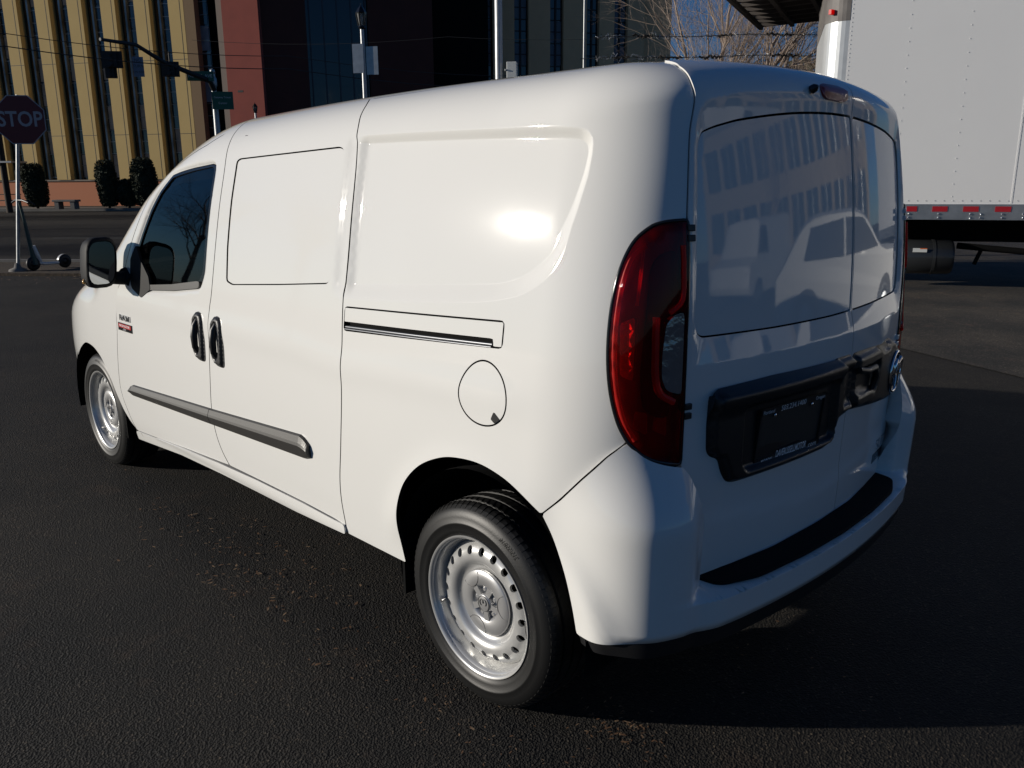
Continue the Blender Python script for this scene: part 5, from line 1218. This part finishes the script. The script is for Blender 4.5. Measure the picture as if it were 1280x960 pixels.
for px in (1136, 1173.5, 1213, 1226, 1253, 1279, 1300):
    for f in (.28, .75): b.lathe([(.013, 0), (.013, .006), (.006, .012), (0, .012)], 8, tuple(kp(spk(px), -.03, zr0 + (zm-zr0)*f)), 0)
b.build('bolt', CHROME, truck)
# chassis, tank, wheels
b = MB(); kb_(b, -1.0, LEN, .75, .95, .62, .92); kb_(b, -1.0, LEN, 1.5, 1.7, .62, .92)
for s in np.arange(.2, LEN, .6): kb_(b, s, s + .1, .05, 2.4, .92, zr0 + .05)
b.build('chassis', VOID, truck)
tz0, tz1 = at(1165, 341, 12.).z, at(1165, 299, 12.).z; sA, sB = spk(1100), spk(1204); cz_ = (tz0 + tz1)/2; rt_ = (tz1 - tz0)/2
b = MB(); b.tube([kp(sA, .40, cz_), kp(sA + .03, .40, cz_), kp(sB - .04, .40, cz_), kp(sB, .40, cz_)], [rt_*.9, rt_, rt_, rt_*.92], 28)
for q in (spk(1176), spk(1135)): b.tube([kp(q, .40, cz_), kp(q + .035, .40, cz_)], rt_*1.03, 28)
b.build('fuel_tank', mat('tank_black', (.022, .024, .026), .35, 0, .3), truck)
b = MB(); c = kp(spk(1158), .40 - rt_*1.0, cz_ + rt_*.45); b.prism([(-.09, -.025), (.09, -.025), (.09, .03), (-.09, .03)], 0, .004, 0, lambda x, z, h: c + kT*x + Vector((0, 0, z)) + kN*h)
b.prism([(-.0, .018), (.09, .018), (.09, .03), (-.0, .03)], .004, .005, 1, lambda x, z, h: c + kT*x + Vector((0, 0, z)) + kN*h); b.build('warning_label', [SIGNW, mat('orange_print', (.6, .12, .02), .5)], truck)
b = MB(); b.tube([kp(spk(1212), .5, .58), kp(spk(1420), .55, .42)], .045, 8); b.tube([kp(spk(1245), .5, .55), kp(spk(1236), .45, .33)], .03, 6); b.build('linkage', VOID, truck)
def truck_wheel(s, d, dual=False):
    q = kp(s, d, .48); m = MB(); M_ = Matrix.Rotation(math.atan2(kN.y, kN.x) - math.pi/2, 3, 'Z')
    t = MB().lathe([(.28, .12), (.40, .13), (.47, .11), (.48, .05), (.48, -.12), (.40, -.14), (.28, -.13)], 44); t.v = [tuple(M_ @ Vector(v) + q) for v in t.v]; tt = t.build('wheel', RUBBER, truck)
    r = MB().lathe([(.285, .12), (.26, .09), (.24, .02), (.12, .0), (.11, .06), (0, .07)], 32); r.v = [tuple(M_ @ Vector(v) + q) for v in r.v]; r.build('rim', mat('truck_rim_white', (.5, .5, .5), .4), tt)
truck_wheel(LEN - 1.9, .30); truck_wheel(-2.1, .35); truck_wheel(-2.1, 2.1); truck_wheel(LEN - 1.9, 2.15)
# cab ahead of the box (hidden behind the van from the photo's side)
b = MB(); prof = [(-.45, .55), (-3.1, .55), (-3.2, 1.15), (-3.0, 1.45), (-2.2, 1.60), (-1.75, 2.45), (-.55, 2.55)]
b.prism(prof, .2, 2.2, 0, lambda a, z, h: kp(a, h, z)); b.build('cab', TRUCKW, truck, bevel=.08, seg=3)
b = MB(); b.prism([(-.75, 1.62), (-2.0, 1.62), (-1.68, 2.30), (-.75, 2.35)], .19, .197, 0, lambda a, z, h: kp(a, h, z)); b.build('cab_window', GLOSSB, truck)
# ------------------------------------------------------------------ what stands behind the camera and shows in the glossy rear doors
CARGL = mat('dark_car_glass', (.010, .011, .012), .5, spec=.2)
def car(name, loc, rz, prof_low, prof_top, width, mpaint, label, cat, wheels, glasspoly, height):
    t = thing(name, label, cat, (*loc, 0), rz); b = MB(); n = 13
    P = prof_top; rows = []
    for j in range(n):
        f = -1 + 2*j/(n-1); e = 1 - abs(f)**5*.10; yy = width/2*f
        rows.append([(x*(1 - abs(f)**6*.03), yy*(1 - .10*max(0, (z - .95)/.8)), .28 + (z - .28)*(1 - abs(f)**6*.05)) for x, z in P])
    k = len(P); vs = [p for r in rows for p in r]
    b.add(vs, [(j*k+i, j*k+(i+1) % k, (j+1)*k+(i+1) % k, (j+1)*k+i) for j in range(n-1) for i in range(k)], 0, True)
    b.add(rows[0], [tuple(range(k-1, -1, -1))], 0); b.add(rows[-1], [tuple(range(k))], 0)
    o = b.build('body', mpaint, t, bevel=.02)
    for s in (1, -1):
        for g in glasspoly:
            w = MB(); w.prism(g, 0, .012, 0, lambda a, z, h: Vector((a, s*(width/2*(1 - .10*max(0, (z - .95)/.8)) + .001 + h), z))); w.build('side_window', CARGL, t)
        for x in wheels:
            w = MB(); w.lathe([(.20, .0), (.23, .02), (.33, .02), (.355, 0), (.355, -.2), (.2, -.2)], 36, (x, s*(width/2 - .01) if s > 0 else s*(width/2) + .19, .355)); tt = w.build('wheel', RUBBER, t)
            w = MB(); w.lathe([(.215, .012*s), (.12, .03*s), (.05, .028*s), (0, .03*s)], 20, (x, s*(width/2 - .005), .355)); 
            w.build('rim', ALU, tt)
            w = MB(); w.prism([(x + .42*math.cos(a), .355 + .42*math.sin(a)) for a in np.linspace(0, math.pi, 16)] , 0, .006, 0, lambda a, z, h: Vector((a, s*(width/2 - .012 + h + .012), z))); w.build('wheel_arch', BLACKP, t)
        w = MB(); w.box((P[0][0]*0 + prof_low[0], s*width*.36, prof_low[1]), (.10, .34, .16)); w.build('headlight', ALU, t, bevel=.03)
    return t
suvp = curve([(-2.32, .35), (2.2, .35), (2.36, .55), (2.34, .90), (2.1, 1.04), (1.15, 1.14), (.35, 1.60), (-.5, 1.72), (-1.5, 1.68), (-2.15, 1.15), (-2.36, .95)], 4)
suv = car('parked_suv', (-2.75, -6.1), R(-28), (2.25, .82), suvp, 1.88, mat('pearl_white_paint', (.46, .46, .45), .5, 0, .15), 'white crossover parked behind the photographer, seen only mirrored in the rear doors', 'car', (-1.42, 1.42), [[(-1.55, 1.15), (-.35, 1.12), (-.35, 1.58), (-1.35, 1.56)], [(-.28, 1.12), (.95, 1.13), (.32, 1.52), (-.28, 1.58)]], 1.7)
vanp = [(-2.5, .4), (2.5, .4), (2.62, .6), (2.55, 1.1), (1.9, 1.3), (1.35, 2.2), (-2.45, 2.45), (-2.55, 2.3)]
v2 = car('parked_van', (-9.5, -9.0), R(75), (2.5, .85), vanp, 1.95, mat('fleet_white_paint', (.5, .5, .5), .4, 0, .6), 'white high-roofed van far behind the photographer, seen only mirrored in the rear doors', 'van', (-1.7, 1.7), [[(.7, 1.35), (1.7, 1.35), (1.25, 2.0), (.7, 2.0)]], 2.4)
for s in (1, -1):
    w = MB(); w.box((-2.56, s*.42, 1.65), (.03, .55, .55)); w.build('rear_window', CARGL, v2)
eN, eT = frame(62.)
mb_ = thing('flat_roofed_block', 'cream flat-roofed block with window bands behind the photographer, seen only mirrored in the rear doors', 'building', (-17, -24, 0))
def epx(mb, s0, s1, d0, d1, z0, z1, mi=0): mb.prism([(s0, d0), (s1, d0), (s1, d1), (s0, d1)], z0, z1, mi, lambda a, c, h: Vector((0, 0, h)) + eT*a - eN*c)
w = MB(); epx(w, -11, 11, 0, 10, 0, 9.2); w.build('wall', mat('cream_brick', (.26, .21, .15), .9, var=(2, .3, (.20, .16, .115))), mb_)
for fl_ in range(2):
    for k in range(11):
        w = MB(); s = -10.4 + k*1.93; epx(w, s, s + 1.5, -.05, 0, 1.6 + fl_*4.0, 4.2 + fl_*4.0, 0); epx(w, s + .7, s + .78, -.09, -.05, 1.6 + fl_*4, 4.2 + fl_*4, 1); w.build('window', [WGLASS, MULL], mb_)
w = MB(); epx(w, -11.2, 11.2, -.2, 10.2, 9.2, 9.6); w.build('roof', CONC, mb_)
for i, (x, y, h) in enumerate(((-13, -14, 7.5), (-6.5, -17, 8))):  # trees added out of view to cut low sky light on the rear
    bare_tree((x, y, 0), h, 31 + i, ('added leafless tree screening low sky behind the photographer, beside the flat-roofed block', 'added leafless tree screening low sky behind the photographer, farther along the lot')[i])
# trees ahead to the left, outside the photo, mirrored in the door glass
for i, (az, d, h) in enumerate(((12, 62, 15), (21, 60, 15), (28, 58, 15))):
    x, y = CL.x + d*math.cos(R(az)), CL.y + d*math.sin(R(az))
    bare_tree((x, y, 0), h, 51 + i, ('leafless tree outside the photo to the left, nearer the office building', 'tall leafless tree outside the photo to the left, mirrored in the front door glass', 'leafless tree outside the photo to the left, nearest the sun')[i])
# ------------------------------------------------------------------ sky, sun, camera
W = bpy.data.worlds.new('World'); SC.world = W; W.use_nodes = True; nt = W.node_tree
sky = nt.nodes.new('ShaderNodeTexSky'); sky.sky_type = 'NISHITA'; sky.sun_disc = False; sky.sun_elevation = R(SUNEL)
sky.sun_rotation = R(90 - SUNAZ); sky.air_density = .9; sky.dust_density = .0; sky.ozone_density = 7.0; sky.altitude = 300
nt.links.new(sky.outputs[0], nt.nodes['Background'].inputs[0]); nt.nodes['Background'].inputs[1].default_value = SKYS
sl = bpy.data.lights.new('sun', 'SUN'); sl.energy = SUNS; sl.angle = R(.55); sl.color = (1, .93, .825); so = bpy.data.objects.new('sun', sl); COL.objects.link(so)
sd = Vector((math.cos(R(SUNAZ))*math.cos(R(SUNEL)), math.sin(R(SUNAZ))*math.cos(R(SUNEL)), math.sin(R(SUNEL))))
so.rotation_euler = sd.to_track_quat('Z', 'Y').to_euler(); so.location = (0, 0, 30)
cam = bpy.data.cameras.new('camera'); co = bpy.data.objects.new('camera', cam); COL.objects.link(co); SC.camera = co
cam.sensor_width = 36; cam.lens = 36*1045/1280; cam.clip_end = 1500; cam.clip_start = .05
Mr = Matrix((RT, UP, -FW)).transposed(); co.matrix_world = Matrix.Translation(CL) @ Mr.to_4x4()
SC.render.resolution_x, SC.render.resolution_y = 1024, 768
vs_ = SC.view_settings; vs_.view_transform = 'Standard'; vs_.look = 'None'; vs_.exposure = EXPO; vs_.gamma = 1; vs_.use_curve_mapping = False
SC.render.engine = 'CYCLES'; SC.cycles.use_denoising = True; SC.cycles.max_bounces = 8; SC.cycles.transparent_max_bounces = 12; SC.cycles.sample_clamp_indirect = 6
